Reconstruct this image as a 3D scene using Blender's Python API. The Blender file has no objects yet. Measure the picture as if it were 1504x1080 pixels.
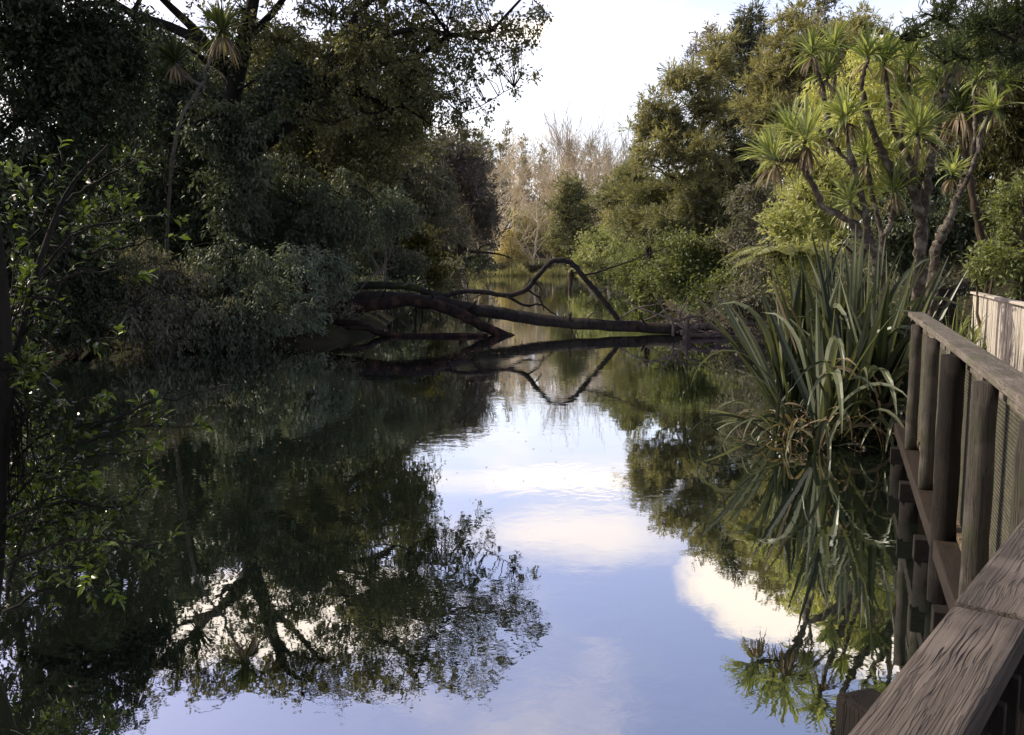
import bpy, bmesh, math
import numpy as np
from mathutils import Vector, Matrix, Euler

C = bpy.context.scene.collection
SC = bpy.context.scene
R = math.radians
PI = math.pi

# ------------------------------------------------------------------ camera
F, CX, CY, HC = 1300.0, 752.0, 540.0, 2.1
PITCH = math.atan(155.0 / F)
cpt, spt = math.cos(PITCH), math.sin(PITCH)


def at(px, py, d):
    """photo pixel at forward distance d (metres) -> world point"""
    u = (px - CX) / F
    v = -(py - CY) / F
    dy = cpt + v * spt
    dz = -spt + v * cpt
    s = d / dy
    return np.array([u * s, d, HC + dz * s])


def on_plane(px, py, z=0.0):
    u = (px - CX) / F
    v = -(py - CY) / F
    dy = cpt + v * spt
    dz = -spt + v * cpt
    s = (z - HC) / dz
    return np.array([u * s, dy * s, z])


cam = bpy.data.cameras.new('camera')
cam.lens = 36.0 * F / 1504.0
cam.sensor_width = 36.0
cam.clip_start = 0.05
cam.clip_end = 3000
co = bpy.data.objects.new('camera', cam)
C.objects.link(co)
co.location = (0, 0, HC)
co.rotation_euler = (PI / 2 - PITCH, 0, 0)
SC.camera = co

SC.view_settings.view_transform = 'Standard'
SC.view_settings.look = 'None'
SC.view_settings.exposure = 0
SC.cycles.max_bounces = 7
SC.cycles.diffuse_bounces = 3
SC.cycles.glossy_bounces = 3
SC.cycles.transmission_bounces = 3
SC.cycles.use_denoising = True
SC.cycles.sample_clamp_indirect = 6

# ------------------------------------------------------------------ light
SUN_AZ = -72.0      # degrees from +Y, negative = to the left
SUN_EL = 41.0
sd = Vector((math.sin(R(SUN_AZ)) * math.cos(R(SUN_EL)), math.cos(R(SUN_AZ)) * math.cos(R(SUN_EL)), math.sin(R(SUN_EL))))
sun = bpy.data.lights.new('sun', 'SUN')
sun.energy = 5.0
sun.angle = R(0.5)
sun.color = (1.0, 0.90, 0.72)
so = bpy.data.objects.new('sun', sun)
C.objects.link(so)
so.rotation_euler = sd.to_track_quat('Z', 'Y').to_euler()
so.location = (-20, 10, 30)


# ------------------------------------------------------------------ node helpers
class NT:
    def __init__(self, tree):
        self.t = tree

    def n(self, typ, **kw):
        nd = self.t.nodes.new(typ)
        ins = kw.pop('ins', {})
        for k, v in kw.items():
            setattr(nd, k, v)
        for k, v in ins.items():
            if hasattr(v, 'is_output'):
                self.t.links.new(v, nd.inputs[k])
            else:
                nd.inputs[k].default_value = v
        return nd

    def l(self, a, b):
        self.t.links.new(a, b)

    def math(self, op, a, b=0.0, c=None, clamp=False):
        nd = self.t.nodes.new('ShaderNodeMath')
        nd.operation = op
        nd.use_clamp = clamp
        for i, x in enumerate([a, b] + ([c] if c is not None else [])):
            if hasattr(x, 'is_output'):
                self.t.links.new(x, nd.inputs[i])
            else:
                nd.inputs[i].default_value = x
        return nd.outputs[0]

    def ramp(self, fac, stops, interp='LINEAR'):
        nd = self.t.nodes.new('ShaderNodeValToRGB')
        cr = nd.color_ramp
        cr.interpolation = interp
        while len(cr.elements) < len(stops):
            cr.elements.new(0.5)
        for e, (p, c) in zip(cr.elements, stops):
            e.position = p
            e.color = (c[0], c[1], c[2], 1)
        self.t.links.new(fac, nd.inputs[0])
        return nd.outputs[0]

    def mix(self, fac, a, b, typ='MIX'):
        nd = self.t.nodes.new('ShaderNodeMix')
        nd.data_type = 'RGBA'
        nd.blend_type = typ
        for i, x in ((0, fac), (6, a), (7, b)):
            if hasattr(x, 'is_output'):
                self.t.links.new(x, nd.inputs[i])
            else:
                nd.inputs[i].default_value = (x if i == 0 else (x[0], x[1], x[2], 1))
        return nd.outputs[2]

    def smooth(self, x, a, b):
        nd = self.t.nodes.new('ShaderNodeMapRange')
        nd.interpolation_type = 'SMOOTHSTEP'
        self.t.links.new(x, nd.inputs[0])
        nd.inputs[1].default_value = a
        nd.inputs[2].default_value = b
        nd.inputs[3].default_value = 0
        nd.inputs[4].default_value = 1
        return nd.outputs[0]


# ------------------------------------------------------------------ world
W = bpy.data.worlds.new('World')
SC.world = W
W.use_nodes = True
t = W.node_tree
for nd in list(t.nodes):
    t.nodes.remove(nd)
q = NT(t)
out = q.n('ShaderNodeOutputWorld')
bg = q.n('ShaderNodeBackground')
bg.inputs[1].default_value = 0.12
q.l(bg.outputs[0], out.inputs[0])
sky = q.n('ShaderNodeTexSky', sky_type='NISHITA', sun_disc=False, sun_elevation=R(SUN_EL), sun_rotation=R(SUN_AZ),
          air_density=1.0, dust_density=1.2, ozone_density=1.6)
tc = q.n('ShaderNodeTexCoord')
sep = q.n('ShaderNodeSeparateXYZ')
q.l(tc.outputs['Generated'], sep.inputs[0])
X, Y, Z = sep.outputs
zc = q.math('MAXIMUM', Z, 0.0)
den = q.math('ADD', zc, 0.16)
cx = q.math('DIVIDE', X, den)
cy = q.math('DIVIDE', Y, den)
comb = q.n('ShaderNodeCombineXYZ')
q.l(cx, comb.inputs[0])
q.l(cy, comb.inputs[1])
nz = q.n('ShaderNodeTexNoise', ins={'Vector': comb.outputs[0], 'Scale': 1.15, 'Detail': 9.0, 'Roughness': 0.56, 'Distortion': 0.25})
cl = q.smooth(nz.outputs[0], 0.48, 0.68)
# one big sunlit cumulus, high to the right, and one low bank near the sun
def blob(az, el, wa, we, edge0, edge1, seed):
    a = R(az)
    e = R(el)
    azn = q.math('ARCTAN2', X, Y)
    eln = q.math('ARCSINE', Z)
    da = q.math('DIVIDE', q.math('SUBTRACT', azn, a), R(wa))
    de = q.math('DIVIDE', q.math('SUBTRACT', eln, e), R(we))
    r = q.math('SQRT', q.math('ADD', q.math('MULTIPLY', da, da), q.math('MULTIPLY', de, de)))
    nn = q.n('ShaderNodeTexNoise', ins={'Vector': tc.outputs['Generated'], 'Scale': 6.0 + seed, 'Detail': 8.0, 'Roughness': 0.58})
    rr = q.math('ADD', r, q.math('MULTIPLY', q.math('SUBTRACT', nn.outputs[0], 0.5), 1.7))
    return q.math('SUBTRACT', 1.0, q.smooth(rr, edge0, edge1))
b1 = blob(23.0, 20.3, 10.5, 3.6, 0.75, 1.1, 0.3)
b4 = blob(3.0, 17.4, 9.0, 1.7, 0.1, 1.5, 1.7)
b2 = blob(4.0, 14.0, 8.5, 0.8, 0.2, 1.5, 2.3)
b3 = blob(-16.0, 21.5, 10.0, 3.2, 0.7, 1.2, 1.1)
allc = q.math('MAXIMUM', q.math('MULTIPLY', cl, 0.55), q.math('MAXIMUM', q.math('MAXIMUM', b1, q.math('MULTIPLY', b4, 0.7)), q.math('MAXIMUM', q.math('MULTIPLY', b2, 0.9), b3)))
haze = q.math('SUBTRACT', 1.0, q.smooth(Z, 0.10, 0.34))
skyc = q.n('ShaderNodeVectorMath', operation='MULTIPLY', ins={0: sky.outputs[0], 1: (3.4, 2.55, 2.45)})
c1 = q.mix(q.math('MULTIPLY', haze, 0.9), skyc.outputs[0], (11.0, 11.6, 12.6))
c2 = q.mix(allc, c1, (17.0, 14.6, 12.2))
# sky dimmed overhead and behind the camera to cut the fill light
sky_dim = q.math('MULTIPLY', q.math('SUBTRACT', 1.0, q.math('MULTIPLY', q.smooth(Z, 0.50, 0.80), 0.72)),
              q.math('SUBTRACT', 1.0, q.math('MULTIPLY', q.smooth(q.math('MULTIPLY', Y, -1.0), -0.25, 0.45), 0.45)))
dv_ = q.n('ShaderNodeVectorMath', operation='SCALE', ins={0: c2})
q.l(sky_dim, dv_.inputs['Scale'])
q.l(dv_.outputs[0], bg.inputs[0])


# ------------------------------------------------------------------ materials
MATS = {}


def new_mat(name):
    m = bpy.data.materials.new(name)
    m.use_nodes = True
    for nd in list(m.node_tree.nodes):
        m.node_tree.nodes.remove(nd)
    qq = NT(m.node_tree)
    o = qq.n('ShaderNodeOutputMaterial')
    MATS[name] = m
    return m, qq, o


def leaf_mat(name, c0, c1, trans=0.35, rough=0.5, spec=0.3, tcol=None):
    m, q, o = new_mat(name)
    a = q.n('ShaderNodeAttribute', attribute_name='tint')
    col = q.ramp(a.outputs['Fac'], [(0.0, c0), (1.0, c1)])
    p = q.n('ShaderNodeBsdfPrincipled', ins={'Base Color': col, 'Roughness': rough, 'Specular IOR Level': spec})
    tr = q.n('ShaderNodeBsdfTranslucent')
    tt = tcol or (1.25, 1.2, 0.55)
    tv = q.n('ShaderNodeVectorMath', operation='MULTIPLY', ins={0: col, 1: tt})
    q.l(tv.outputs[0], tr.inputs[0])
    mx = q.n('ShaderNodeMixShader', ins={0: trans})
    q.l(p.outputs[0], mx.inputs[1])
    q.l(tr.outputs[0], mx.inputs[2])
    q.l(mx.outputs[0], o.inputs[0])
    return m


def bark_mat(name, c0, c1, scale=6.0, zs=0.3, bump=0.4, c2=None):
    m, q, o = new_mat(name)
    tc = q.n('ShaderNodeTexCoord')
    mp = q.n('ShaderNodeMapping')
    mp.inputs['Scale'].default_value = (1, 1, zs)
    q.l(tc.outputs['Object'], mp.inputs[0])
    n1 = q.n('ShaderNodeTexNoise', ins={'Vector': mp.outputs[0], 'Scale': scale, 'Detail': 8.0, 'Roughness': 0.65})
    n2 = q.n('ShaderNodeTexNoise', ins={'Vector': tc.outputs['Object'], 'Scale': scale * 0.35, 'Detail': 4.0})
    col = q.ramp(n1.outputs[0], [(0.3, c0), (0.7, c1)])
    if c2:
        col = q.mix(q.smooth(n2.outputs[0], 0.5, 0.66), col, c2)
    b = q.n('ShaderNodeBump', ins={'Strength': bump, 'Distance': 0.03})
    q.l(n1.outputs[0], b.inputs['Height'])
    p = q.n('ShaderNodeBsdfPrincipled', ins={'Base Color': col, 'Roughness': 0.85, 'Specular IOR Level': 0.2})
    q.l(b.outputs[0], p.inputs['Normal'])
    q.l(p.outputs[0], o.inputs[0])
    return m


L_dark = leaf_mat('leaf_dark_green', (0.045, 0.062, 0.045), (0.19, 0.225, 0.15), .28, .45)  # left bank leaves lifted and greyed: haze veil put into their colour
L_deep = leaf_mat('leaf_deep_shade', (0.02, 0.031, 0.018), (0.074, 0.092, 0.049), .22, .5)  # darkest left bank leaf, lifted for the same painted haze
L_brown = leaf_mat('leaf_brown_green', (0.075, 0.08, 0.062), (0.29, 0.285, 0.215), .3, .6)  # raised and greyed to carry the left bank haze
L_olive = leaf_mat('leaf_olive', (.05, .055, .018), (.17, .16, .05), .4, .5)
L_silver = leaf_mat('leaf_grey_green', (0.081, 0.106, 0.084), (0.338, 0.393, 0.296), .28, .45)  # haze veil lightens this leaf colour as well
L_twig = leaf_mat('leaf_purple_grey', (0.094, 0.086, 0.086), (0.294, 0.265, 0.255), .3, .7)
L_canopy = leaf_mat('leaf_canopy', (0.07, 0.078, 0.045), (0.29, 0.29, 0.16), .4, .4)  # canopy colour lifted in place of haze
L_conif = leaf_mat('leaf_conifer', (0.11, 0.118, 0.07), (0.35, 0.36, 0.22), .38, .6)
L_cone = leaf_mat('leaf_cone_conifer', (0.06, 0.07, 0.055), (0.23, 0.245, 0.18), .32, .6)  # bluish haze put into the conifer colour
L_feath = leaf_mat('leaf_feathery', (0.17, 0.165, 0.1), (0.5, 0.49, 0.3), .42, .6)
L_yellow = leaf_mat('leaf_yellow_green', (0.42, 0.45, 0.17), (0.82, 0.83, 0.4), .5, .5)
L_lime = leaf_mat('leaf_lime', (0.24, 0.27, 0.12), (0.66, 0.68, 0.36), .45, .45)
L_mid = leaf_mat('leaf_mid_green', (0.066, 0.090, 0.038), (0.330, 0.375, 0.165), .38, .4)
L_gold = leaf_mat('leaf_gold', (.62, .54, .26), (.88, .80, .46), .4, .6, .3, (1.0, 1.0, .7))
L_pale = leaf_mat('leaf_pale_green', (0.168, 0.204, 0.090), (0.442, 0.468, 0.247), .4, .6)
L_pine = leaf_mat('leaf_far_pine', (.15, .16, .12), (.30, .29, .22), .35, .6)  # pale and desaturated: distance haze put into the leaf colour
L_gloss = leaf_mat('leaf_glossy', (0.012, 0.022, 0.004), (0.18, 0.27, 0.04), .38, .27, .6)
L_cabb = leaf_mat('leaf_cabbage', (0.13, 0.18, 0.06), (0.58, 0.64, 0.32), .4, .35, .5)
L_cabd = leaf_mat('leaf_cabbage_dark', (.03, .05, .018), (.13, .15, .06), .35, .4, .4)
L_needle = leaf_mat('leaf_needle', (0.024, 0.042, 0.020), (0.104, 0.137, 0.058), .28, .45)
L_flax = leaf_mat('leaf_flax', (0.014, 0.024, 0.013), (0.23, 0.26, 0.16), .28, .36, .4)
L_dead = leaf_mat('leaf_dead', (.13, .095, .06), (.40, .33, .22), .25, .6)
L_fern = leaf_mat('leaf_fern', (0.096, 0.114, 0.048), (0.378, 0.392, 0.182), .4, .5)
L_reed = leaf_mat('leaf_reed', (0.2, 0.21, 0.1), (0.55, 0.52, 0.3), .4, .5)

B_dark = bark_mat('bark_dark', (.007, .006, .005), (.03, .026, .021))
B_brown = bark_mat('bark_brown', (.03, .022, .015), (.10, .075, .052))
B_log = bark_mat('bark_wet_log', (.010, .009, .010), (.06, .053, .052), 9, .5, 1.0, (.055, .042, .034))
B_bough = bark_mat('bark_red_bough', (.009, .007, .007), (.045, .031, .028), 9, .5, 1.0, (.085, .046, .034))
B_moss = bark_mat('bark_mossy', (.012, .012, .010), (.05, .05, .04), 6, .8, .6, (.045, .06, .018))
B_cabb = bark_mat('bark_cabbage', (.028, .022, .018), (.13, .105, .085), 22, .7, 1.0, (.22, .20, .165))
B_pale = bark_mat('bark_pale', (.05, .046, .04), (.15, .14, .12), 9, .4, .4)
B_tan = bark_mat('bark_tan_twigs', (.60, .50, .35), (.90, .80, .60), 3, .3, .1)  # lightened bark, far shore haze painted into its colour
B_grey = bark_mat('bark_grey_twigs', (.34, .29, .23), (.58, .51, .42), 3, .3, .1)
B_twig = bark_mat('bark_dead_twig', (.08, .065, .06), (.24, .20, .19), 9, .5, .3)


def wood_mat(name, c0, c1, crack, scale=1.0, bump=0.5, rough=0.85, moss=None):
    """weathered timber with the grain along the object's local X"""
    m, q, o = new_mat(name)
    tc = q.n('ShaderNodeTexCoord')
    nw = q.n('ShaderNodeTexNoise', ins={'Vector': tc.outputs['Object'], 'Scale': 3.5 * scale, 'Detail': 2.0})

    def fibre(sx, sy, warp, detail, rgh=.55):
        mp = q.n('ShaderNodeMapping')
        mp.inputs['Scale'].default_value = (sx * scale, sy * scale, sy * scale)
        q.l(tc.outputs['Object'], mp.inputs[0])
        vm = q.n('ShaderNodeVectorMath', operation='MULTIPLY_ADD', ins={0: nw.outputs['Color'], 1: (0.0, warp, warp)})
        q.l(mp.outputs[0], vm.inputs[2])
        return q.n('ShaderNodeTexNoise', ins={'Vector': vm.outputs[0], 'Scale': 1.0, 'Detail': detail, 'Roughness': rgh}).outputs[0]
    n1 = fibre(2.0, 95, 2.0, 8.0, .7)
    big = fibre(1.2, 12, .6, 4.0)
    n3 = q.n('ShaderNodeTexNoise', ins={'Vector': tc.outputs['Object'], 'Scale': 7.0 * scale, 'Detail': 6.0}).outputs[0]

    def lines(nz, lvl, w0, w1):
        return q.math('SUBTRACT', 1.0, q.smooth(q.math('ABSOLUTE', q.math('SUBTRACT', nz, lvl)), w0, w1))
    ck1 = q.math('MULTIPLY', lines(fibre(2.6, 75, 1.3, 2.0, .4), .5, .004, .028), q.smooth(n3, .38, .56))
    ck2 = q.math('MULTIPLY', lines(fibre(5, 210, 3.0, 1.0, .4), .46, .01, .06), .6)
    ck = q.math('MAXIMUM', ck1, q.math('MULTIPLY', ck2, q.smooth(n3, .62, .42)))
    col = q.ramp(n1, [(0.26, c0), (0.74, c1)])
    col = q.mix(q.math('MULTIPLY', q.smooth(big, .42, .68), .5), col, tuple(x * .55 for x in c0))
    col = q.mix(q.math('MULTIPLY', q.smooth(n3, .52, .7), .35), col, tuple(min(1, x * 1.15) for x in c1))
    if moss:
        n4 = q.n('ShaderNodeTexNoise', ins={'Vector': tc.outputs['Object'], 'Scale': 4.0 * scale, 'Detail': 6.0})
        col = q.mix(q.math('MULTIPLY', q.smooth(n4.outputs[0], .5, .66), .6), col, moss)
    col = q.mix(q.math('MULTIPLY', ck, .72), col, crack)
    h = q.math('SUBTRACT', q.math('MULTIPLY', n1, .6), ck)
    b = q.n('ShaderNodeBump', ins={'Strength': bump, 'Distance': 0.005})
    q.l(h, b.inputs['Height'])
    p = q.n('ShaderNodeBsdfPrincipled', ins={'Base Color': col, 'Roughness': rough, 'Specular IOR Level': 0.2})
    q.l(b.outputs[0], p.inputs['Normal'])
    q.l(p.outputs[0], o.inputs[0])
    return m


WD_near = wood_mat('wood_weathered', (.052, .043, .037), (.19, .16, .14), (.03, .024, .022), 1.0, .9)
WD_rail = wood_mat('wood_rail', (.085, .074, .06), (.24, .21, .175), (.03, .025, .02), 1.0, .6, moss=(.10, .11, .05))
WD_post = wood_mat('wood_post', (.026, .023, .019), (.115, .102, .085), (.02, .016, .012), 1.0, .7, moss=(.05, .055, .03))
WD_dark = wood_mat('wood_dark', (.007, .006, .005), (.024, .019, .015), (.006, .004, .004), 1.0, .6)
WD_deck = wood_mat('wood_deck', (.10, .07, .045), (.24, .18, .12), (.02, .014, .01), 1.0, .6)
WD_cream = wood_mat('wood_pale_boards', (.52, .47, .41), (.70, .645, .57), (.28, .235, .19), .8, .35)
WD_brown = wood_mat('wood_brown_panel', (.013, .010, .0075), (.038, .029, .021), (.02, .012, .01), 1.0, .5)


def simple_mat(name, col, rough=.7, metal=0.0, var=0.35, scale=20):
    m, q, o = new_mat(name)
    tc = q.n('ShaderNodeTexCoord')
    n1 = q.n('ShaderNodeTexNoise', ins={'Vector': tc.outputs['Object'], 'Scale': scale, 'Detail': 5.0})
    cc = q.ramp(n1.outputs[0], [(.3, tuple(x * (1 - var) for x in col)), (.7, tuple(x * (1 + var) for x in col))])
    p = q.n('ShaderNodeBsdfPrincipled', ins={'Base Color': cc, 'Roughness': rough, 'Metallic': metal})
    q.l(p.outputs[0], o.inputs[0])
    return m


M_net = simple_mat('netting_plastic', (.085, .08, .05), .6)
M_bolt = simple_mat('galvanised_bolt', (.35, .34, .33), .45, .8)

# ground
m, q, o = new_mat('leaf_litter_ground')
tc = q.n('ShaderNodeTexCoord')
n1 = q.n('ShaderNodeTexNoise', ins={'Vector': tc.outputs['Object'], 'Scale': 1.3, 'Detail': 9.0, 'Roughness': .7})
n2 = q.n('ShaderNodeTexNoise', ins={'Vector': tc.outputs['Object'], 'Scale': .22, 'Detail': 4.0})
col = q.ramp(n1.outputs[0], [(.3, (.018, .015, .010)), (.72, (.07, .055, .032))])
col = q.mix(q.smooth(n2.outputs[0], .45, .62), col, (.045, .06, .02))
b = q.n('ShaderNodeBump', ins={'Strength': .8, 'Distance': .1})
q.l(n1.outputs[0], b.inputs['Height'])
p = q.n('ShaderNodeBsdfPrincipled', ins={'Base Color': col, 'Roughness': .95, 'Specular IOR Level': .15})
q.l(b.outputs[0], p.inputs['Normal'])
q.l(p.outputs[0], o.inputs[0])
M_ground = m

# water
m, q, o = new_mat('pond_water')
tc = q.n('ShaderNodeTexCoord')
mp = q.n('ShaderNodeMapping')
mp.inputs['Scale'].default_value = (1.0, 1.0, 1.0)
q.l(tc.outputs['Object'], mp.inputs[0])
n1 = q.n('ShaderNodeTexNoise', ins={'Vector': mp.outputs[0], 'Scale': 5.5, 'Detail': 3.0, 'Roughness': .5, 'Distortion': .3})
n2 = q.n('ShaderNodeTexNoise', ins={'Vector': mp.outputs[0], 'Scale': 1.2, 'Detail': 2.0, 'Roughness': .5})
n3 = q.n('ShaderNodeTexNoise', ins={'Vector': mp.outputs[0], 'Scale': .35, 'Detail': 2.0})
amp = q.math('ADD', q.math('MULTIPLY', q.smooth(n3.outputs[0], .42, .62), .8), .2)
h = q.math('ADD', q.math('MULTIPLY', q.math('MULTIPLY', n1.outputs[0], amp), .42), q.math('MULTIPLY', n2.outputs[0], .38))
b = q.n('ShaderNodeBump', ins={'Strength': .30, 'Distance': .012})
q.l(h, b.inputs['Height'])
fr = q.n('ShaderNodeFresnel', ins={'IOR': 1.33})
q.l(b.outputs[0], fr.inputs['Normal'])
fac = q.math('POWER', fr.outputs[0], .26)
gl = q.n('ShaderNodeBsdfGlossy', ins={'Color': (.95, .97, 1.0, 1), 'Roughness': .012})
q.l(b.outputs[0], gl.inputs['Normal'])
df = q.n('ShaderNodeBsdfDiffuse', ins={'Color': (.008, .012, .008, 1)})
mx = q.n('ShaderNodeMixShader')
q.l(fac, mx.inputs[0])
q.l(df.outputs[0], mx.inputs[1])
q.l(gl.outputs[0], mx.inputs[2])
q.l(mx.outputs[0], o.inputs[0])
M_water = m


# ------------------------------------------------------------------ mesh helpers
class MB:
    def __init__(self):
        self.v = []
        self.f = {}
        self.t = {}
        self.nv = 0

    def add(self, v, f, tint=None):
        v = np.asarray(v, dtype=np.float32).reshape(-1, 3)
        f = np.asarray(f, dtype=np.int32)
        k = f.shape[1]
        self.v.append(v)
        self.f.setdefault(k, []).append(f + self.nv)
        if tint is None:
            tint = np.full(len(f), .5)
        self.t.setdefault(k, []).append(np.asarray(tint, dtype=np.float32))
        self.nv += len(v)

    def build(self, name, mat, parent=None, origin=None, smooth=False):
        V = np.concatenate(self.v) if self.v else np.zeros((0, 3), np.float32)
        if origin is not None:
            V = V - np.asarray(origin, dtype=np.float32)
        loops, tot, tints = [], [], []
        for k in self.f:
            ff = np.concatenate(self.f[k])
            loops.append(ff.ravel())
            tot.append(np.full(len(ff), k, np.int32))
            tints.append(np.concatenate(self.t[k]))
        loops = np.concatenate(loops)
        tot = np.concatenate(tot)
        tints = np.clip(np.concatenate(tints), 0, 1)
        start = np.concatenate([[0], np.cumsum(tot)[:-1]]).astype(np.int32)
        me = bpy.data.meshes.new(name)
        me.vertices.add(len(V))
        me.vertices.foreach_set('co', V.ravel().astype(np.float32))
        me.loops.add(len(loops))
        me.loops.foreach_set('vertex_index', loops.astype(np.int32))
        me.polygons.add(len(tot))
        me.polygons.foreach_set('loop_start', start)
        me.polygons.foreach_set('loop_total', tot)
        me.polygons.foreach_set('use_smooth', np.full(len(tot), smooth, dtype=bool))
        a = me.attributes.new('tint', 'FLOAT', 'FACE')
        a.data.foreach_set('value', tints.astype(np.float32))
        me.update(calc_edges=True)
        me.materials.append(mat)
        o = bpy.data.objects.new(name, me)
        C.objects.link(o)
        if parent is not None:
            o.parent = parent
        elif origin is not None:
            o.location = origin
        return o


def nrm(a):
    a = np.asarray(a, dtype=float)
    return a / np.maximum(np.linalg.norm(a, axis=-1, keepdims=True), 1e-9)


def tubes(mb, P, Rr, k=5, cap=True):
    """P (T,m,3) paths, Rr (T,m) radii"""
    P = np.asarray(P, float)
    Rr = np.asarray(Rr, float)
    if P.ndim == 2:
        P = P[None]
        Rr = Rr[None]
    T, m, _ = P.shape
    tan = np.empty_like(P)
    tan[:, 1:-1] = P[:, 2:] - P[:, :-2]
    tan[:, 0] = P[:, 1] - P[:, 0]
    tan[:, -1] = P[:, -1] - P[:, -2]
    tan = nrm(tan)
    mean = nrm(P[:, -1] - P[:, 0])
    ref = np.where(np.abs(mean[:, 2:3]) < .7, np.array([[0, 0, 1.]]), np.array([[1., 0, 0]]))
    ref = np.where((np.abs(mean[:, 0:1]) > .7) & (np.abs(mean[:, 2:3]) >= .7), np.array([[0, 1., 0]]), ref)
    # initial frame, then carried along
    Ns = np.empty_like(P)
    n0 = nrm(np.cross(tan[:, 0], ref))
    for i in range(m):
        n0 = nrm(n0 - tan[:, i] * np.sum(n0 * tan[:, i], -1, keepdims=True))
        Ns[:, i] = n0
    Bs = np.cross(tan, Ns)
    ang = np.arange(k) * 2 * PI / k
    ring = P[:, :, None, :] + Rr[:, :, None, None] * (np.cos(ang)[None, None, :, None] * Ns[:, :, None, :] + np.sin(ang)[None, None, :, None] * Bs[:, :, None, :])
    V = ring.reshape(-1, 3)
    i = np.arange(T)[:, None, None] * (m * k) + np.arange(m - 1)[None, :, None] * k
    j = np.arange(k)[None, None, :]
    jn = (j + 1) % k
    f = np.stack([i + j, i + jn, i + k + jn, i + k + j], -1).reshape(-1, 4)
    mb.add(V, f)
    if cap and k >= 4:
        base = np.arange(T)[:, None] * (m * k)
        mb.add(np.zeros((0, 3)), (base + (m - 1) * k + np.arange(k)[None, :]) - mb.nv + (mb.nv - T * m * k) if False else (base + (m - 1) * k + np.arange(k)[None, :]) - T * m * k)
        mb.add(np.zeros((0, 3)), (base + np.arange(k)[None, ::-1]) - T * m * k)


def leaves(mb, c, d, n, L, Wd, tint, curl=0.0):
    """rhombic leaves: base c, direction d, normal n"""
    d = nrm(d)
    s = nrm(np.cross(d, n))
    n = np.cross(s, d)
    L = np.asarray(L)[:, None]
    Wd = np.asarray(Wd)[:, None]
    mid = c + d * L * .48
    v = np.stack([c, mid + s * Wd * .5 + n * Wd * .12, c + d * L - n * L * curl, mid - s * Wd * .5 + n * Wd * .12], 1)
    N = len(c)
    f = np.arange(N)[:, None] * 4 + np.arange(4)[None]
    mb.add(v.reshape(-1, 3), f, tint)


def leaves6(mb, c, d, n, L, Wd, tint, curl=.12):
    """broad folded leaves with a midrib, two quads each side"""
    d = nrm(d)
    s = nrm(np.cross(d, n))
    n = np.cross(s, d)
    L = np.asarray(L)[:, None]
    Wd = np.asarray(Wd)[:, None]
    a1 = c + d * L * .33
    a2 = c + d * L * .70 - n * L * curl * .4
    tip = c + d * L - n * L * curl
    up = n * Wd * .16
    v = np.stack([c, a1, a2, tip, a1 + s * Wd * .46 + up, a2 + s * Wd * .40 + up, a1 - s * Wd * .46 + up, a2 - s * Wd * .40 + up], 1)
    N = len(c)
    b = np.arange(N)[:, None] * 8
    tri = np.concatenate([b + np.array([[0, 1, 4]]), b + np.array([[0, 6, 1]]), b + np.array([[2, 3, 5]]), b + np.array([[2, 7, 3]])])
    quad = np.concatenate([b + np.array([[1, 2, 5, 4]]), b + np.array([[1, 6, 7, 2]])])
    mb.add(v.reshape(-1, 3), tri, np.concatenate([tint] * 4))
    mb.add(np.zeros((0, 3)), quad - 8 * N, np.concatenate([tint] * 2))


def blades(mb, start, d0, L, Wd, droop, tint, m=7, fold=.25, rng=None, twist=0.0, wprof=None, base_w=.55):
    """sword leaves: bend under gravity; V-folded strips"""
    T = len(start)
    d = nrm(d0).copy()
    p = np.array(start, float)
    step = (np.asarray(L) / (m - 1))[:, None]
    pts = [p.copy()]
    dirs = [d.copy()]
    g = np.array([0, 0, -1.])
    for i in range(1, m):
        d = nrm(d + g * (np.asarray(droop)[:, None] * (i / (m - 1)) ** 1.3))
        p = p + d * step
        pts.append(p.copy())
        dirs.append(d.copy())
    P = np.stack(pts, 1)
    D = np.stack(dirs, 1)
    hor = nrm(np.cross(nrm(d0), np.array([0, 0, 1.])) + 1e-4)
    if rng is not None and twist > 0:
        hor = nrm(hor + rng.normal(size=(T, 3)) * twist)
    u = np.linspace(0, 1, m)
    prof = np.where(u < .3, base_w + (1 - base_w) * u / .3, 1.0) * np.clip((1 - u) / .45, .03, 1) ** .7
    S = nrm(hor[:, None, :] - D * np.sum(hor[:, None, :] * D, -1, keepdims=True))
    Nn = np.cross(S, D)
    w = np.asarray(Wd)[:, None, None] * prof[None, :, None] * .5
    v = np.stack([P + S * w + Nn * w * fold, P, P - S * w + Nn * w * fold], 2).reshape(-1, 3)
    b = (np.arange(T)[:, None] * m + np.arange(m - 1)[None]) * 3
    b = b.reshape(-1, 1)
    f = np.concatenate([b + np.array([[0, 1, 4, 3]]), b + np.array([[1, 2, 5, 4]])])
    tt = np.repeat(np.asarray(tint), m - 1)
    mb.add(v, f, np.concatenate([tt, tt]))
    return P


def catmull(pts, n):
    P = np.asarray(pts, float)
    P = np.vstack([2 * P[0] - P[1], P, 2 * P[-1] - P[-2]])
    segs = len(P) - 3
    out = []
    for u in np.linspace(0, segs - 1e-6, n):
        i = int(u)
        f = u - i
        p0, p1, p2, p3 = P[i:i + 4]
        out.append(.5 * ((2 * p1) + (-p0 + p2) * f + (2 * p0 - 5 * p1 + 4 * p2 - p3) * f ** 2 + (-p0 + 3 * p1 - 3 * p2 + p3) * f ** 3))
    return np.array(out)


def tag(o, label=None, cat=None, group=None, kind=None):
    if label:
        o['label'] = label
    if cat:
        o['category'] = cat
    if group:
        o['group'] = group
    if kind:
        o['kind'] = kind
    return o


def thing(name, label, cat, loc, group=None):
    o = bpy.data.objects.new(name, None)
    C.objects.link(o)
    o.location = tuple(float(x) for x in loc)
    o.empty_display_size = .3
    return tag(o, label, cat, group)


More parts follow.
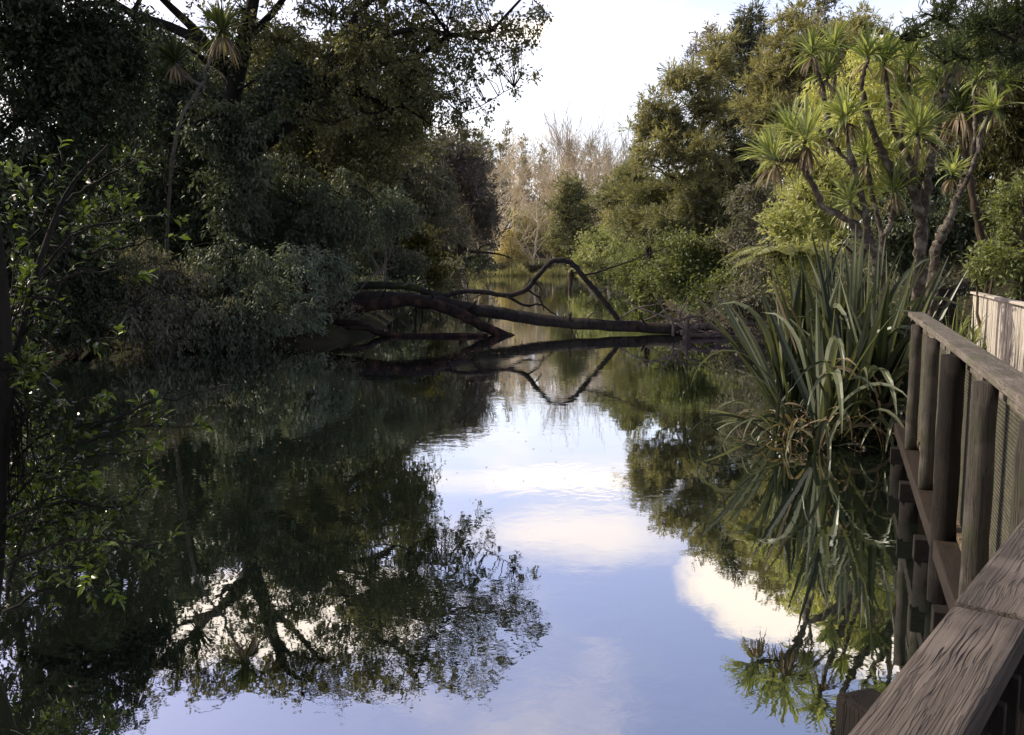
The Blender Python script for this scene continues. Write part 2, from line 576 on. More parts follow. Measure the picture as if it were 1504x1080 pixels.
SEED = [100]


def nextrng():
    SEED[0] += 1
    return np.random.default_rng(SEED[0])


def curve_path(a, b, rng, m=7, sag=.15, jit=.06, up=0.0):
    """(T,3)->(T,3) gently wandering branches"""
    a = np.atleast_2d(a)
    b = np.atleast_2d(b)
    u = np.linspace(0, 1, m)[None, :, None]
    Lg = np.linalg.norm(b - a, axis=1)[:, None, None]
    P = a[:, None] * (1 - u) + b[:, None] * u
    arc = (4 * u * (1 - u))
    side = rng.normal(size=(len(a), 1, 3)) * sag
    side[:, :, 2] += up
    P = P + arc * side * Lg
    j = rng.normal(size=P.shape) * jit * Lg * .5
    j[:, 0] = 0
    j[:, -1] = 0
    return P + j


def skeleton(mb, trunk, tr, targets, rng, limbs=8, limb_r=.34, twig_r=.012, k=7, start_frac=.3):
    """trunk path + limbs to spread targets + twigs to every clump"""
    tubes(mb, trunk, tr, k)
    m = len(trunk)
    pool = [trunk[int(m * start_frac):]]
    rad = [np.asarray(tr)[int(m * start_frac):]]
    if len(targets) == 0:
        return
    # farthest point choice of limb targets
    idx = [int(np.argmax(np.linalg.norm(targets - trunk[-1], axis=1)))]
    dist = np.linalg.norm(targets - targets[idx[0]], axis=1)
    for _ in range(min(limbs, len(targets)) - 1):
        i = int(np.argmax(dist))
        idx.append(i)
        dist = np.minimum(dist, np.linalg.norm(targets - targets[i], axis=1))
    for i in idx:
        pp = np.concatenate(pool)
        rr = np.concatenate(rad)
        tg = targets[i]
        hd = np.linalg.norm(pp[:, :2] - tg[:2], axis=1)
        cost = np.linalg.norm(pp - tg, axis=1) + 2.0 * np.maximum(0, pp[:, 2] - (tg[2] - .35 * hd))
        s = int(np.argmin(cost))
        P = curve_path(pp[s], tg, rng, 9, .07, .05, .08)[0]
        r0 = max(min(rr[s] * .75, tr[0] * limb_r), twig_r * 1.5)
        r = np.linspace(r0, twig_r, 9)
        tubes(mb, P, r, 6)
        pool.append(P[2:])
        rad.append(r[2:])
    pp = np.concatenate(pool)
    starts = []
    for tg in targets:
        hd = np.linalg.norm(pp - tg, axis=1)
        cost = hd + 1.0 * np.maximum(0, pp[:, 2] - tg[2])
        starts.append(pp[int(np.argmin(cost))])
    starts = np.array(starts)
    P = curve_path(starts, targets, rng, 5, .08, .06, .04)
    r = np.repeat(np.linspace(twig_r * 1.3, twig_r * .5, 5)[None], len(P), 0)
    tubes(mb, P, r, 4, cap=False)


STY = {
    #          sprays jitter  droop  up   flat  rnd  stretch
    'broad':   (7, .30, .15, .10, .8, .9, 1.0),
    'feather': (11, .09, .10, .35, .75, .35, 1.15),
    'weep':    (9, .12, .9, .0, 1.0, .4, 1.5),
    'droop':   (9, .16, .45, .0, .9, .55, 1.2),
    'up':      (9, .10, .0, .9, 1.0, .35, 1.3),
}


def foliage(mb, cen, rad, nleaf, L, Wd, rng, style='broad', six=False, tint_bias=0.0):
    """nleaf leaves on short sprays about every clump centre"""
    ns, jit, droop, up, flat, rnd, stretch = STY[style]
    K = len(cen)
    S = nrm(rng.normal(size=(K, ns, 3)))
    S[:, :, 2] *= flat
    S = nrm(S + np.array([0, 0, up - droop]))
    slen = rng.uniform(.45, 1.25, size=(K, ns))
    N = int(nleaf * K)
    ci = rng.integers(0, K, N)
    si = rng.integers(0, ns, N)
    tpos = rng.uniform(.08, 1, N) ** .8
    sv = S[ci, si]
    r = rad[ci]
    bend = np.zeros((N, 3))
    bend[:, 2] = -droop * tpos ** 2 * .5
    p = cen[ci] + (sv * (slen[ci, si] * tpos)[:, None] + bend) * (r * stretch)[:, None] + rng.normal(size=(N, 3)) * (jit * r)[:, None]
    d = nrm(sv + rng.normal(size=(N, 3)) * rnd + np.array([0, 0, -droop * .8]))
    nn = rng.normal(size=(N, 3)) * .7 + np.array([0, 0, 1.0])
    ll = L * rng.uniform(.6, 1.3, N)
    ww = Wd * rng.uniform(.7, 1.25, N)
    ct = rng.uniform(0, 1, K)
    tint = .45 * ct[ci] + .55 * rng.uniform(0, 1, N) ** 1.3 + tint_bias
    (leaves6 if six else leaves)(mb, p, d, nn, ll, ww, tint)


def clumps(blobs, clump_px, rng, dens=1.0, power=2.0):
    cen, rad = [], []
    for bb in blobs:
        px, py, d, rx, ry = bb[:5]
        s = d / F
        rz = (bb[5] if len(bb) > 5 else (rx + ry) * .45) * s
        c = at(px, py, d)
        n = max(3, int(rx * ry / (clump_px ** 2) * 2.0 * dens * (bb[6] if len(bb) > 6 else 1.0)))
        u = nrm(rng.normal(size=(n, 3)))
        rr = rng.uniform(0, 1, n) ** (1 / power)
        rr *= rng.uniform(.82, 1.12, n)
        off = u * rr[:, None] * np.array([rx * s, rz, ry * s])
        cen.append(c + off)
        rad.append(clump_px * s * rng.uniform(.65, 1.45, n))
    return np.concatenate(cen), np.concatenate(rad)


def plant(name, label, cat, base, blobs, lm, bm, Lpx=8, Wpx=3.4, layers=4.0, clump_px=20, style='broad', trunk_r=.12,
          top=None, limbs=8, parts=('trunk', 'crown'), group=None, stems=1, twig=.012, dens=2.6, trunk_pts=None, six=False, zmin=None,
          extra=None, start_frac=.3, tint_bias=0.0):
    rng = nextrng()
    base = np.asarray(base, float)
    dmean = np.mean([b[2] for b in blobs])
    s = dmean / F
    cen, rad = clumps(blobs, clump_px, rng, dens)
    if zmin is not None:
        cen[:, 2] = np.maximum(cen[:, 2], zmin + rng.uniform(0, .25, len(cen)))
    area = sum(PI * b[3] * b[4] for b in blobs)
    nl = 1.7 * layers * area / (.5 * Lpx * Wpx) / len(cen)
    root = thing(name, label, cat, base, group)
    mb = MB()
    if trunk_pts is not None:
        tp = catmull(trunk_pts, 14)
        skeleton(mb, tp, np.linspace(trunk_r, trunk_r * .3, 14), cen, rng, limbs, twig_r=twig, start_frac=start_frac)
    else:
        if top is None:
            w = cen[np.argsort(-cen[:, 2])[:max(3, len(cen) // 8)]]
            top = w.mean(0)
        tp = curve_path(base - np.array([0, 0, .25]), top, rng, 12, .03, .02)[0]
        skeleton(mb, tp, np.linspace(trunk_r, trunk_r * .22, 12), cen, rng, limbs, twig_r=twig)
        for _ in range(stems - 1):
            tgt = cen[rng.integers(0, len(cen))]
            b0 = base + np.array([rng.normal() * .3, rng.normal() * .3, -.25])
            P = curve_path(b0, tgt, rng, 10, .06, .03)[0]
            tubes(mb, P, np.linspace(trunk_r * rng.uniform(.5, .9), twig, 10), 6)
    if extra:
        for P, r in extra:
            tubes(mb, P, r, 7)
    mb.build(parts[0], bm, root, base, smooth=True)
    fb = MB()
    foliage(fb, cen, rad, nl, Lpx * s, Wpx * s, rng, style, six, tint_bias)
    fb.build(parts[1], lm, root, base)
    return root


# ------------------------------------------------------------------ terrain and water
POND = np.array([(-4.5, -6), (-4.6, 3), (-7.5, 9), (-13, 15), (-14, 19), (-9.5, 21.2), (-4.6, 22.6), (-4.0, 26), (-4.4, 34), (-4.6, 50),
                 (-5.5, 75), (-9.5, 134), (8, 142), (16, 128), (11, 80), (7.6, 52), (7.7, 36), (7.3, 26), (6.3, 16), (4.6, 12.4), (3.2, 11.6), (3.0, 10.9),
                 (3.4, 10.2), (4.6, 9.9), (5.6, 8.2), (5.2, 5), (4.3, 1), (2, -6)], float)


def pond_sd(p):
    a = POND
    b = np.roll(POND, -1, 0)
    dmin = np.full(len(p), 1e9)
    inside = np.zeros(len(p), bool)
    for (x1, y1), (x2, y2) in zip(a, b):
        e = np.array([x2 - x1, y2 - y1])
        w = p - np.array([x1, y1])
        tt = np.clip((w @ e) / (e @ e), 0, 1)
        dd = np.linalg.norm(w - tt[:, None] * e, axis=1)
        dmin = np.minimum(dmin, dd)
        cond = ((y1 > p[:, 1]) != (y2 > p[:, 1]))
        xx = (x2 - x1) * (p[:, 1] - y1) / (y2 - y1 + 1e-12) + x1
        inside ^= cond & (p[:, 0] < xx)
    return np.where(inside, -dmin, dmin)


def gz(p):
    """ground height"""
    p = np.atleast_2d(np.asarray(p, float))[:, :2]
    s = pond_sd(p)
    far = np.clip((p[:, 1] - 90) / 40, 0, 1)
    hill = 3.4 * (1 - far) + 1.0 * far
    hill = np.where((p[:, 0] > 0) & (p[:, 1] < 20), 1.6, hill)
    hill = hill + np.where(p[:, 0] < -10, 1.6, 0) * np.clip((-10 - p[:, 0]) / 10, 0, 1)
    hill = hill + 9.0 * np.clip((p[:, 1] - 156) / 40, 0, 1)
    n = (np.sin(p[:, 0] * 1.7 + 1.3 * np.sin(p[:, 1] * 1.1)) * np.sin(p[:, 1] * 1.3 + .7) * .08
         + np.sin(p[:, 0] * .31 + 2) * np.sin(p[:, 1] * .27) * .3 * np.clip(s / 8, 0, 1))
    return np.where(s > 0, .12 * np.clip(s / .35, 0, 1) - .02 + hill * (1 - np.exp(-np.maximum(s, 0) / 9.0)) + n * np.clip(s / 1.5, 0, 1),
                    -.05 - np.minimum(1.2, .3 * -s))


def axis(lo, hi, step, far):
    a = list(np.arange(lo, hi + 1e-6, step))
    st, x = step, hi
    while x < far:
        st *= 1.35
        x += st
        a.append(x)
    st, x = step, lo
    pre = []
    while x > -far:
        st *= 1.35
        x -= st
        pre.append(x)
    return np.array(pre[::-1] + a)


gx = axis(-24, 20, .45, 900)
gy = axis(-8, 60, .5, 1200)
GX, GY = np.meshgrid(gx, gy)
pp = np.stack([GX.ravel(), GY.ravel()], 1)
zz = gz(pp)
mb = MB()
nx, ny = len(gx), len(gy)
ii = (np.arange(ny - 1)[:, None] * nx + np.arange(nx - 1)[None]).ravel()
mb.add(np.column_stack([pp, zz]), np.stack([ii, ii + 1, ii + nx + 1, ii + nx], 1))
tag(mb.build('ground', M_ground, smooth=True), kind='structure')

mb = MB()
mb.add([(-60, -12, 0), (60, -12, 0), (60, 190, 0), (-60, 190, 0)], [[0, 1, 2, 3]])
tag(mb.build('water', M_water), kind='structure')


def gp(px, d, dz=0.0):
    """ground point under photo column px at distance d"""
    p = at(px, 400, d)
    p[2] = gz(p)[0] + dz
    return p


# ------------------------------------------------------------------ LEFT BANK
# great spreading tree whose boughs hang over the pond
d = 26.0
bl = [(560, 40, d, 85, 55, 60), (650, 35, d, 75, 60, 60, .7), (720, 45, d, 62, 60, 50, .42), (450, 60, d, 80, 60), (600, 110, d - 1, 60, 50, 40), (520, -55, d, 150, 50, 90, .9),
      (660, -40, d, 90, 50, 60, .6), (390, -55, d, 140, 45, 80, .8), (340, 50, d, 70, 50), (765, 40, d - .5, 40, 46, 30, .34), (250, -60, d, 110, 50, 70, .7), (690, 110, d, 56, 50, 40, .4), (480, 140, d - 1, 70, 60, 50),
      (130, -60, d, 110, 60, 60, .7), (640, 140, d, 50, 60, 40, .7), (745, 90, d, 50, 50, 40, .22), (785, 20, d - .5, 34, 44, 30, .3), (570, 60, d + 1, 90, 70), (520, 80, d - 1.8, 70, 50, 30, .8), (700, 180, d, 40, 40, 30, .25)]
tb = gp(338, d)
tpts = [tb - [0, 0, .3], at(335, 380, d), at(332, 260, d), at(340, 150, d), at(360, 60, d), at(380, -40, d)]
lim = [([at(335, 250, d), at(385, 215, d - .5), at(430, 180, d - 1), at(475, 120, d - 1), at(520, 75, d - .8), at(590, 45, d - .5), at(660, 50, d), at(720, 62, d)], .2, .03),
       ([at(475, 120, d - 1), at(500, 60, d - 1), at(540, 5, d - .5), at(600, -30, d), at(680, -40, d)], .12, .03),
       ([at(345, 130, d), at(300, 60, d + 1), at(240, 0, d + 1), at(180, -60, d + 1)], .2, .05),
       ([at(520, 75, d - .8), at(575, 100, d - .6), at(610, 150, d - .4), at(625, 190, d)], .08, .02),
       ([at(360, 60, d), at(400, 20, d + .5), at(440, -30, d), at(500, -70, d)], .14, .03)]
ext = [(catmull(pp_, 16), np.linspace(a, b_, 16)) for pp_, a, b_ in lim]
plant('spreading_tree', 'huge dark spreading tree on the left bank with crooked boughs reaching over the pond', 'tree', tb, bl, L_canopy, B_dark,
      Lpx=6.2, Wpx=3.2, layers=1.15, clump_px=14, style='droop', trunk_r=.5, trunk_pts=tpts, limbs=22, twig=.012, extra=ext, start_frac=.45, dens=1.5)

plant('backdrop_tree', 'tall olive grey tree far back on the left bank under the great bough', 'tree', gp(420, 47), [
    (390, 110, 46, 90, 60), (470, 140, 46, 80, 60), (330, 180, 46, 80, 80), (430, 220, 46, 90, 70), (520, 200, 46, 70, 60), (380, 310, 45, 90, 60), (480, 300, 45, 80, 60)],
    L_brown, B_dark, 6, 2.4, 3.0, 17, 'droop', .3, limbs=14, twig=.02)
plant('backdrop_tree', 'dark tree far back behind the left cabbage tree', 'tree', gp(200, 42), [
    (120, 120, 41, 100, 90), (230, 90, 42, 80, 60), (270, 150, 42, 80, 80), (180, 230, 41, 110, 90), (290, 270, 41, 90, 80), (130, 330, 40, 110, 80), (230, 350, 40, 90, 60)],
    L_dark, B_dark, 7, 2.8, 3.0, 20, 'droop', .3, limbs=14, twig=.02)
plant('backdrop_tree', 'greyish tree filling the gap behind the olive yellow shrub on the left bank', 'tree', gp(590, 62), [
    (560, 250, 60, 60, 50), (610, 220, 60, 46, 36), (600, 300, 60, 60, 50), (640, 290, 60, 36, 50), (560, 350, 58, 70, 50), (640, 350, 58, 50, 40)],
    L_brown, B_grey, 5.5, 2.0, 3.0, 14, 'droop', .25, limbs=12, twig=.02)

# tall dense trees filling the left
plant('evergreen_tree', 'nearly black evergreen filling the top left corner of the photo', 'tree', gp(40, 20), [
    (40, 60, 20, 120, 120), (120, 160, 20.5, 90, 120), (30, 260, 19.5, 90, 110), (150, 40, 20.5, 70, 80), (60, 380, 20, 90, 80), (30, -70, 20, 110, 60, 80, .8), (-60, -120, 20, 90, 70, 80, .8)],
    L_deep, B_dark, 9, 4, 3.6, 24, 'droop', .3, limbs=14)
plant('evergreen_tree', 'dense shadowy evergreen behind the slim pale trunk of the left cabbage tree', 'tree', gp(250, 27), [
    (230, 130, 27, 80, 90), (260, 230, 27, 100, 100), (330, 160, 28, 70, 80), (190, 300, 26, 90, 90), (300, 330, 26, 90, 70), (210, 60, 28, 50, 60), (325, 190, 24.6, 46, 60), (385, 150, 24.8, 46, 46), (340, 270, 24.4, 50, 50), (420, 110, 25, 36, 34)],
    L_dark, B_dark, 8, 3.5, 3.6, 22, 'droop', .28, limbs=14)
plant('ivy_clad_tree', 'leafy olive tree standing just right of the great spreading tree, its top catching light', 'tree', gp(500, 36), [
    (470, 120, 36, 80, 70), (550, 150, 35, 75, 65), (420, 190, 36, 80, 80), (520, 230, 35, 80, 60), (600, 190, 37, 45, 50), (400, 90, 36, 60, 55), (600, 120, 36, 40, 45)],
    L_canopy, B_dark, 6.5, 3.2, 3.2, 18, 'broad', .3, limbs=14)
plant('bushy_tree', 'shaded dark green bushy tree below the olive tree on the left bank', 'tree', gp(440, 29), [
    (400, 290, 29, 80, 70), (470, 330, 28, 75, 70), (350, 340, 28, 60, 60), (520, 290, 30, 50, 50)],
    L_dark, B_dark, 6.5, 2.6, 3.6, 18, 'weep', .16, limbs=10)
plant('bushy_tree', 'dark brownish bushy tree above the left end of the fallen trunk', 'tree', gp(540, 40), [
    (570, 250, 42, 70, 55), (610, 300, 41, 55, 60), (545, 330, 38, 60, 60), (560, 390, 36, 65, 45)],
    L_brown, B_dark, 6, 2.6, 3.8, 16, 'droop', .18, limbs=10)
plant('grey_leaved_shrub', 'silvery grey leaved shrub halfway up the left bank', 'shrub', gp(560, 33), [
    (565, 305, 33, 38, 28), (540, 330, 33, 34, 26), (595, 320, 33.3, 26, 24)], L_silver, B_twig, 6, 2.6, 2.4, 13, 'broad', .07, parts=('stem', 'foliage'), limbs=6, stems=3)
plant('olive_shrub', 'olive yellow shrub at the water edge left of the broken snag', 'shrub', gp(615, 38), [
    (615, 365, 38, 36, 42), (590, 390, 37.5, 36, 28), (635, 400, 38, 28, 22)], L_olive, B_brown, 6, 3, 3, 13, 'broad', .07, parts=('stem', 'foliage'), limbs=6, stems=3)
plant('twiggy_tree', 'purplish grey twiggy tree at the end of the left bank beside the golden trees', 'tree', gp(690, 66), [
    (690, 300, 66, 42, 75), (665, 250, 66, 40, 55), (715, 330, 66, 24, 50), (650, 340, 64, 32, 45), (700, 240, 68, 26, 30), (640, 230, 64, 30, 35)], L_twig, B_grey, 6, 1.6, 3.2, 14, 'up', .16, limbs=14)
plant('low_bush', 'dark low bush on the shore under the purplish grey tree', 'shrub', gp(680, 62), [
    (680, 380, 62, 42, 20), (640, 385, 58, 40, 25)], L_dark, B_dark, 5, 2.2, 3.5, 10, 'droop', .06, parts=('stem', 'foliage'), limbs=5, stems=3)

# shrubs along the waterline
shr = [
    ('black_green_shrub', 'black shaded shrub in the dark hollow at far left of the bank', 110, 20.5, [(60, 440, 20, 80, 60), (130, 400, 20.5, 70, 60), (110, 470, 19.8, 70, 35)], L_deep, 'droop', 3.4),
    ('overhanging_bush', 'brownish bush overhanging the shaded water, below the slim pale trunk', 245, 21.3, [(230, 400, 21.5, 75, 65), (260, 460, 20.6, 85, 45), (190, 440, 21, 50, 50)], L_brown, 'weep', 3.6),
    ('overhanging_bush', 'dark green bush trailing twigs into the water at the middle of the left bank', 350, 22, [(340, 400, 22.4, 70, 60), (370, 460, 21.4, 75, 45), (310, 470, 20.9, 45, 35)], L_dark, 'weep', 3.6),
    ('overhanging_bush', 'grey green bush whose twigs hang over the left end of the fallen trunk', 445, 23.4, [(430, 410, 23.6, 55, 60), (440, 460, 23, 42, 42), (480, 400, 25, 45, 40)], L_silver, 'droop', 2.6),
    ('shore_bush', 'dark bush directly behind the mossy bough of the fallen tree', 560, 36, [(530, 400, 34, 50, 34), (580, 400, 35, 46, 30), (560, 425, 31, 50, 18)], L_dark, 'droop', 3.4),
    ('shore_bush', 'brownish bush at the water edge under the olive yellow shrub', 640, 48, [(630, 410, 47, 40, 22), (660, 400, 54, 34, 24)], L_brown, 'droop', 3.4),
]
for nm, lb, px, dd, bb, lm, st, ly in shr:
    plant(nm, lb, 'shrub', gp(px, dd + 1.0), bb, lm, B_dark, 7, 2.4, ly, 16, st, .08, parts=('stem', 'foliage'), limbs=8, stems=5, zmin=.12)

# slim cabbage tree on the left bank


def cabbage_head(mb, dead, c, axis_, n, L, rng, Wd=.035, dark=0.0, ndead=8):
    axis_ = nrm(np.asarray(axis_, float))
    u = nrm(rng.normal(size=(n, 3)))
    w = rng.uniform(-.35, 1.5, n)[:, None]
    dirs = nrm(u * 1.0 + axis_ * w)
    keep = dirs @ axis_ > -.45
    dirs = dirs[keep]
    k = len(dirs)
    ll = L * rng.uniform(.7, 1.15, k)
    dr = rng.uniform(.05, .28, k) + .25 * np.clip(.4 - dirs @ axis_, 0, 1)
    st = np.repeat(np.asarray(c)[None], k, 0) + dirs * .03 - axis_ * rng.uniform(0, .14, k)[:, None]
    blades(mb, st, dirs, ll, Wd * rng.uniform(.75, 1.2, k), dr, np.clip(rng.uniform(.1, 1, k) - dark, 0, 1), 6, .3, rng, .3)
    if dead is not None and ndead:
        a = rng.uniform(0, 2 * PI, ndead)
        dd = np.stack([np.cos(a), np.sin(a), rng.uniform(-1.2, -.3, ndead)], 1)
        blades(dead, np.repeat(np.asarray(c)[None], ndead, 0) - axis_ * .16, dd, L * rng.uniform(.6, 1.0, ndead), np.full(ndead, Wd * .8), rng.uniform(.3, .7, ndead), rng.uniform(0, 1, ndead), 6, .3, rng, .4)


def cabbage_tree(name, label, base, branches, heads, lm, bm, L=.42, nleaf=85, Wd=.035, ndead=12, group=None):
    rng = nextrng()
    root = thing(name, label, 'cabbage tree', base, group)
    mb = MB()
    for pts, r0, r1 in branches:
        P = catmull(pts, max(10, len(pts) * 5))
        rr = .74 * np.linspace(r0, r1, len(P)) * (1 + .16 * rng.normal(size=len(P)))
        tubes(mb, P + rng.normal(size=P.shape) * .007, rr, 9)
    mb.build('trunk', bm, root, base, smooth=True)
    for c, ax, sc, dk in heads:
        hb, dd = MB(), MB()
        cabbage_head(hb, dd, c, np.asarray(ax, float) + rng.normal(size=3) * .22, int(nleaf * (.5 + .5 * sc) * rng.uniform(.75, 1.35)), L * sc * rng.uniform(.88, 1.14), rng, Wd, dk, int(ndead * sc * rng.uniform(.5, 2.6)))
        hd = hb.build('leaf_head', lm, root, base)
        if dd.nv:
            dd.build('dead_leaf_skirt', L_dead, hd, base)
    return root


d = 19.0
b0 = gp(248, d + 4.5)
cabbage_tree('cabbage_tree', 'slim cabbage tree on the left bank with one long pale curving trunk', b0, [
    ([b0 - [0, 0, .2], at(246, 380, d + 3), at(248, 300, d + 1.6), at(255, 220, d), at(270, 165, d), at(297, 125, d), at(301, 112, d), at(300, 103, d), at(312, 85, d), at(322, 62, d)], .05, .04),
    ([at(300, 128, d), at(285, 120, d + .3), at(268, 110, d + .5), at(258, 92, d + .6)], .045, .03)],
    [(at(325, 42, d), (.1, 0, 1), 1.15, .1), (at(256, 84, d + .6), (-.1, 0, 1), 1.0, .55)], L_cabd, B_pale, L=.62, nleaf=110, Wd=.045, ndead=16)

# ------------------------------------------------------------------ near glossy shrub (left edge)
rng = nextrng()
d0 = 4.6
sb = np.array([-3.1, 4.7, 0.0])
sb[2] = -.1
root = thing('glossy_shrub', 'glossy bright leaved shrub at the left edge, reaching low over the near water', 'shrub', sb)
mb, fb = MB(), MB()


def A(px, py, dd=0.0):
    return at(px, py, d0 + dd)


main = [([sb, A(-12, 880), A(-2, 700), A(8, 560), A(2, 420), A(-20, 250)], .05, .03),
        ([A(10, 600), A(35, 470, .2), A(60, 380, .3), A(100, 280, .4), A(160, 212, .5)], .03, .006),
        ([sb, A(-60, 800), A(-70, 600), A(-60, 400)], .06, .03)]
br = [  # (pixels, depth offset, leafy)
    ([(12, 720), (80, 665), (160, 640), (230, 625), (295, 632)], .0, 1.3), ([(12, 690), (60, 640), (120, 625), (200, 612), (225, 600)], .1, .7),
    ([(12, 760), (90, 735), (150, 745), (200, 738), (225, 700)], -.1, 1.2), ([(10, 830), (80, 800), (150, 790), (200, 800), (250, 797)], -.2, 1.2),
    ([(10, 800), (60, 775), (120, 765), (170, 780)], 0, 1.3), ([(10, 860), (60, 845), (110, 830), (140, 842)], -.2, 1.2),
    ([(12, 620), (60, 595), (110, 590), (155, 575)], .1, .9), ([(12, 560), (60, 520), (85, 440)], .3, .6),
    ([(45, 440), (85, 440), (110, 482), (140, 497), (192, 494)], .3, .35), ([(60, 400), (110, 345), (190, 322), (272, 318)], .4, 1.0),
    ([(90, 300), (130, 275), (180, 245), (215, 232)], .5, .9), ([(70, 360), (130, 370), (200, 360), (245, 345)], .4, .9),
    ([(50, 430), (110, 405), (170, 395), (208, 410)], .3, .5), ([(20, 380), (60, 330), (90, 240), (85, 215)], .4, 1.0),
    ([(12, 520), (50, 470), (40, 430)], .2, 1.1), ([(10, 650), (40, 600), (30, 520)], .0, 1.0), ([(12, 740), (50, 700), (90, 690), (140, 700)], .05, 1.2),
    ([(8, 880), (30, 800), (60, 740), (75, 690)], -.1, 1.1), ([(12, 700), (70, 690), (130, 670), (190, 665), (245, 640)], .1, 1.1),
    ([(60, 330), (40, 290), (20, 260)], .3, 1.0), ([(80, 340), (150, 330), (185, 290)], .45, 1.0), ([(60, 770), (100, 760), (110, 720)], 0, 1.2),
    ([(0, 560), (30, 540), (60, 545)], 0, 1.0), ([(0, 480), (25, 460), (45, 400)], .1, 1.0), ([(5, 900), (60, 870), (130, 860), (170, 870)], -.2, 0.9),
    ([(100, 640), (180, 610), (230, 590), (290, 575), (347, 563)], .05, .04), ([(230, 590), (247, 578), (260, 567)], .05, 0.0), ([(100, 585), (118, 610), (112, 630)], .1, .2)]
for pts, a, b_ in main:
    P = catmull(pts, 16)
    tubes(mb, P, np.linspace(a, b_, 16), 7)
tips = []
for pts, off, leafy in br:
    P = catmull([A(x, y, off + .08 * rng.normal()) for x, y in pts], 14)
    P += rng.normal(size=P.shape) * .006
    tubes(mb, P, np.linspace(.010, .0025, 14), 5)
    if leafy <= .06:
        continue
    # short leafy shoots along the branch
    nsh = int((13 if pts[-1][1] > 480 else 8) * leafy)
    for k in range(nsh):
        u = .2 + .8 * (k + rng.uniform()) / nsh
        i = min(12, int(u * 13))
        p = P[i] + (P[i + 1] - P[i]) * (u * 13 - i if u * 13 - i < 1 else 1)
        tg = nrm(P[min(13, i + 1)] - P[i])
        sd_ = nrm(tg * .8 + rng.normal(size=3) * .6 + np.array([0, 0, .25]))
        ln = rng.uniform(.06, .2) * (1.1 - .45 * u)
        Q = np.array([p, p + sd_ * ln * .5 + [0, 0, -.006], p + sd_ * ln])
        tubes(mb, Q, np.array([.003, .0022, .0014]), 4, cap=False)
        nl = rng.integers(4, 9)
        tt = np.linspace(.25, 1.0, nl)[:, None]
        c = p + sd_ * ln * tt
        phi = np.arange(nl) * 2.4 + rng.uniform(0, 6)
        e1 = nrm(np.cross(sd_, [0, 0, 1.]))
        e2 = np.cross(sd_, e1)
        dr = nrm(sd_ * (.55 + .5 * tt) + np.cos(phi)[:, None] * e1 * .95 + np.sin(phi)[:, None] * e2 * .6)
        leaves6(fb, c, dr, np.array([0, -.25, 1.]) + rng.normal(size=(nl, 3)) * .55, rng.uniform(.032, .078, nl), rng.uniform(.016, .034, nl),
                np.clip(rng.uniform(0, .75, nl) ** 2.0 + .45 * (u > .86), 0, 1), .15)  # tip leaves tinted lighter to stand in for sun glints
    tips.append(P[-1])
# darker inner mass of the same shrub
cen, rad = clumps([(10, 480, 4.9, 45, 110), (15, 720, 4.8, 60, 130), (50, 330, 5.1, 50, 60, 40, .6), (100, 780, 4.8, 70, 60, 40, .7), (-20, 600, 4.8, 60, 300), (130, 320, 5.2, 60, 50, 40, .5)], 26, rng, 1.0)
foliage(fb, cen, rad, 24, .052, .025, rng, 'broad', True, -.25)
P = curve_path(np.repeat(np.array([A(5, 560)]), len(cen), 0), cen, rng, 5, .1, .05)
tubes(mb, P, np.repeat(np.linspace(.006, .002, 5)[None], len(P), 0), 4, cap=False)
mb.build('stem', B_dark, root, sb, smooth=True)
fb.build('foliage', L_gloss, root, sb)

# ------------------------------------------------------------------ FALLEN TREE
d = 26.3
fb0 = at(501, 440, d)
root = thing('fallen_tree', 'dark wet fallen tree lying right across the pond with an arched bough', 'fallen tree', (fb0[0], fb0[1], 0))
org = (fb0[0], fb0[1], 0)
rng = nextrng()


def D(pts, dd=0.0, slope=0.0):
    return [at(x, y, d + dd + slope * (x - 500) / 600.0) for x, y in pts]


def limb(mb, pts, r0, r1, dd=0.0, n=34, k=10, knob=.06, slope=0.0, mid=None):
    P = catmull(D(pts, dd, slope), n)
    P = P + rng.normal(size=P.shape) * .012
    r = np.linspace(r0, r1, n)
    r = r * (1 + knob * np.convolve(rng.normal(size=n), np.ones(3) / 3, 'same'))
    tubes(mb, P, r, k)
    return P


mb = MB()
limb(mb, [(470, 440), (501, 438), (590, 439), (659, 449), (729, 460), (799, 471), (892, 478), (1008, 484), (1085, 489)], .22, .15, slope=-.6, n=50, k=14)
mb.build('trunk', B_log, root, org, smooth=True)
mb = MB()
limb(mb, [(440, 462), (469, 458), (520, 451), (576, 444), (608, 441), (645, 449), (683, 465), (711, 480), (735, 491), (760, 500)], .20, .13, -.8, n=44, k=14)
tag(mb.build('bough', B_bough, root, org, smooth=True), 'reddish brown bough that dips into the water')
mb = MB()
limb(mb, [(490, 440), (505, 428), (524, 421), (566, 419), (604, 422), (627, 430), (655, 436)], .13, .09, .3, k=10)
tag(mb.build('bough', B_moss, root, org, smooth=True), 'mossy upper bough')
mb = MB()
limb(mb, [(640, 439), (655, 435), (673, 430), (711, 429), (743, 434), (771, 426), (785, 412), (804, 389), (822, 382), (841, 388), (855, 405), (873, 426), (892, 449), (910, 471)], .075, .085, .1, n=60, k=9)
limb(mb, [(855, 406), (897, 394), (939, 378), (985, 362)], .04, .015, .1, n=20, k=6)
limb(mb, [(743, 435), (771, 448), (794, 448), (806, 456), (820, 466)], .05, .02, .1, n=20, k=6)
limb(mb, [(774, 426), (790, 437), (797, 448), (799, 456)], .035, .014, .1, n=14, k=6)
limb(mb, [(785, 414), (792, 422), (796, 428)], .03, .012, .1, n=8, k=6)
limb(mb, [(873, 426), (883, 430), (890, 424)], .03, .008, .1, n=8, k=5)
limb(mb, [(711, 429), (700, 436), (690, 440)], .025, .008, .1, n=8, k=5)
tag(mb.build('bough', B_log, root, org, smooth=True), 'arched bough rising over the trunk')
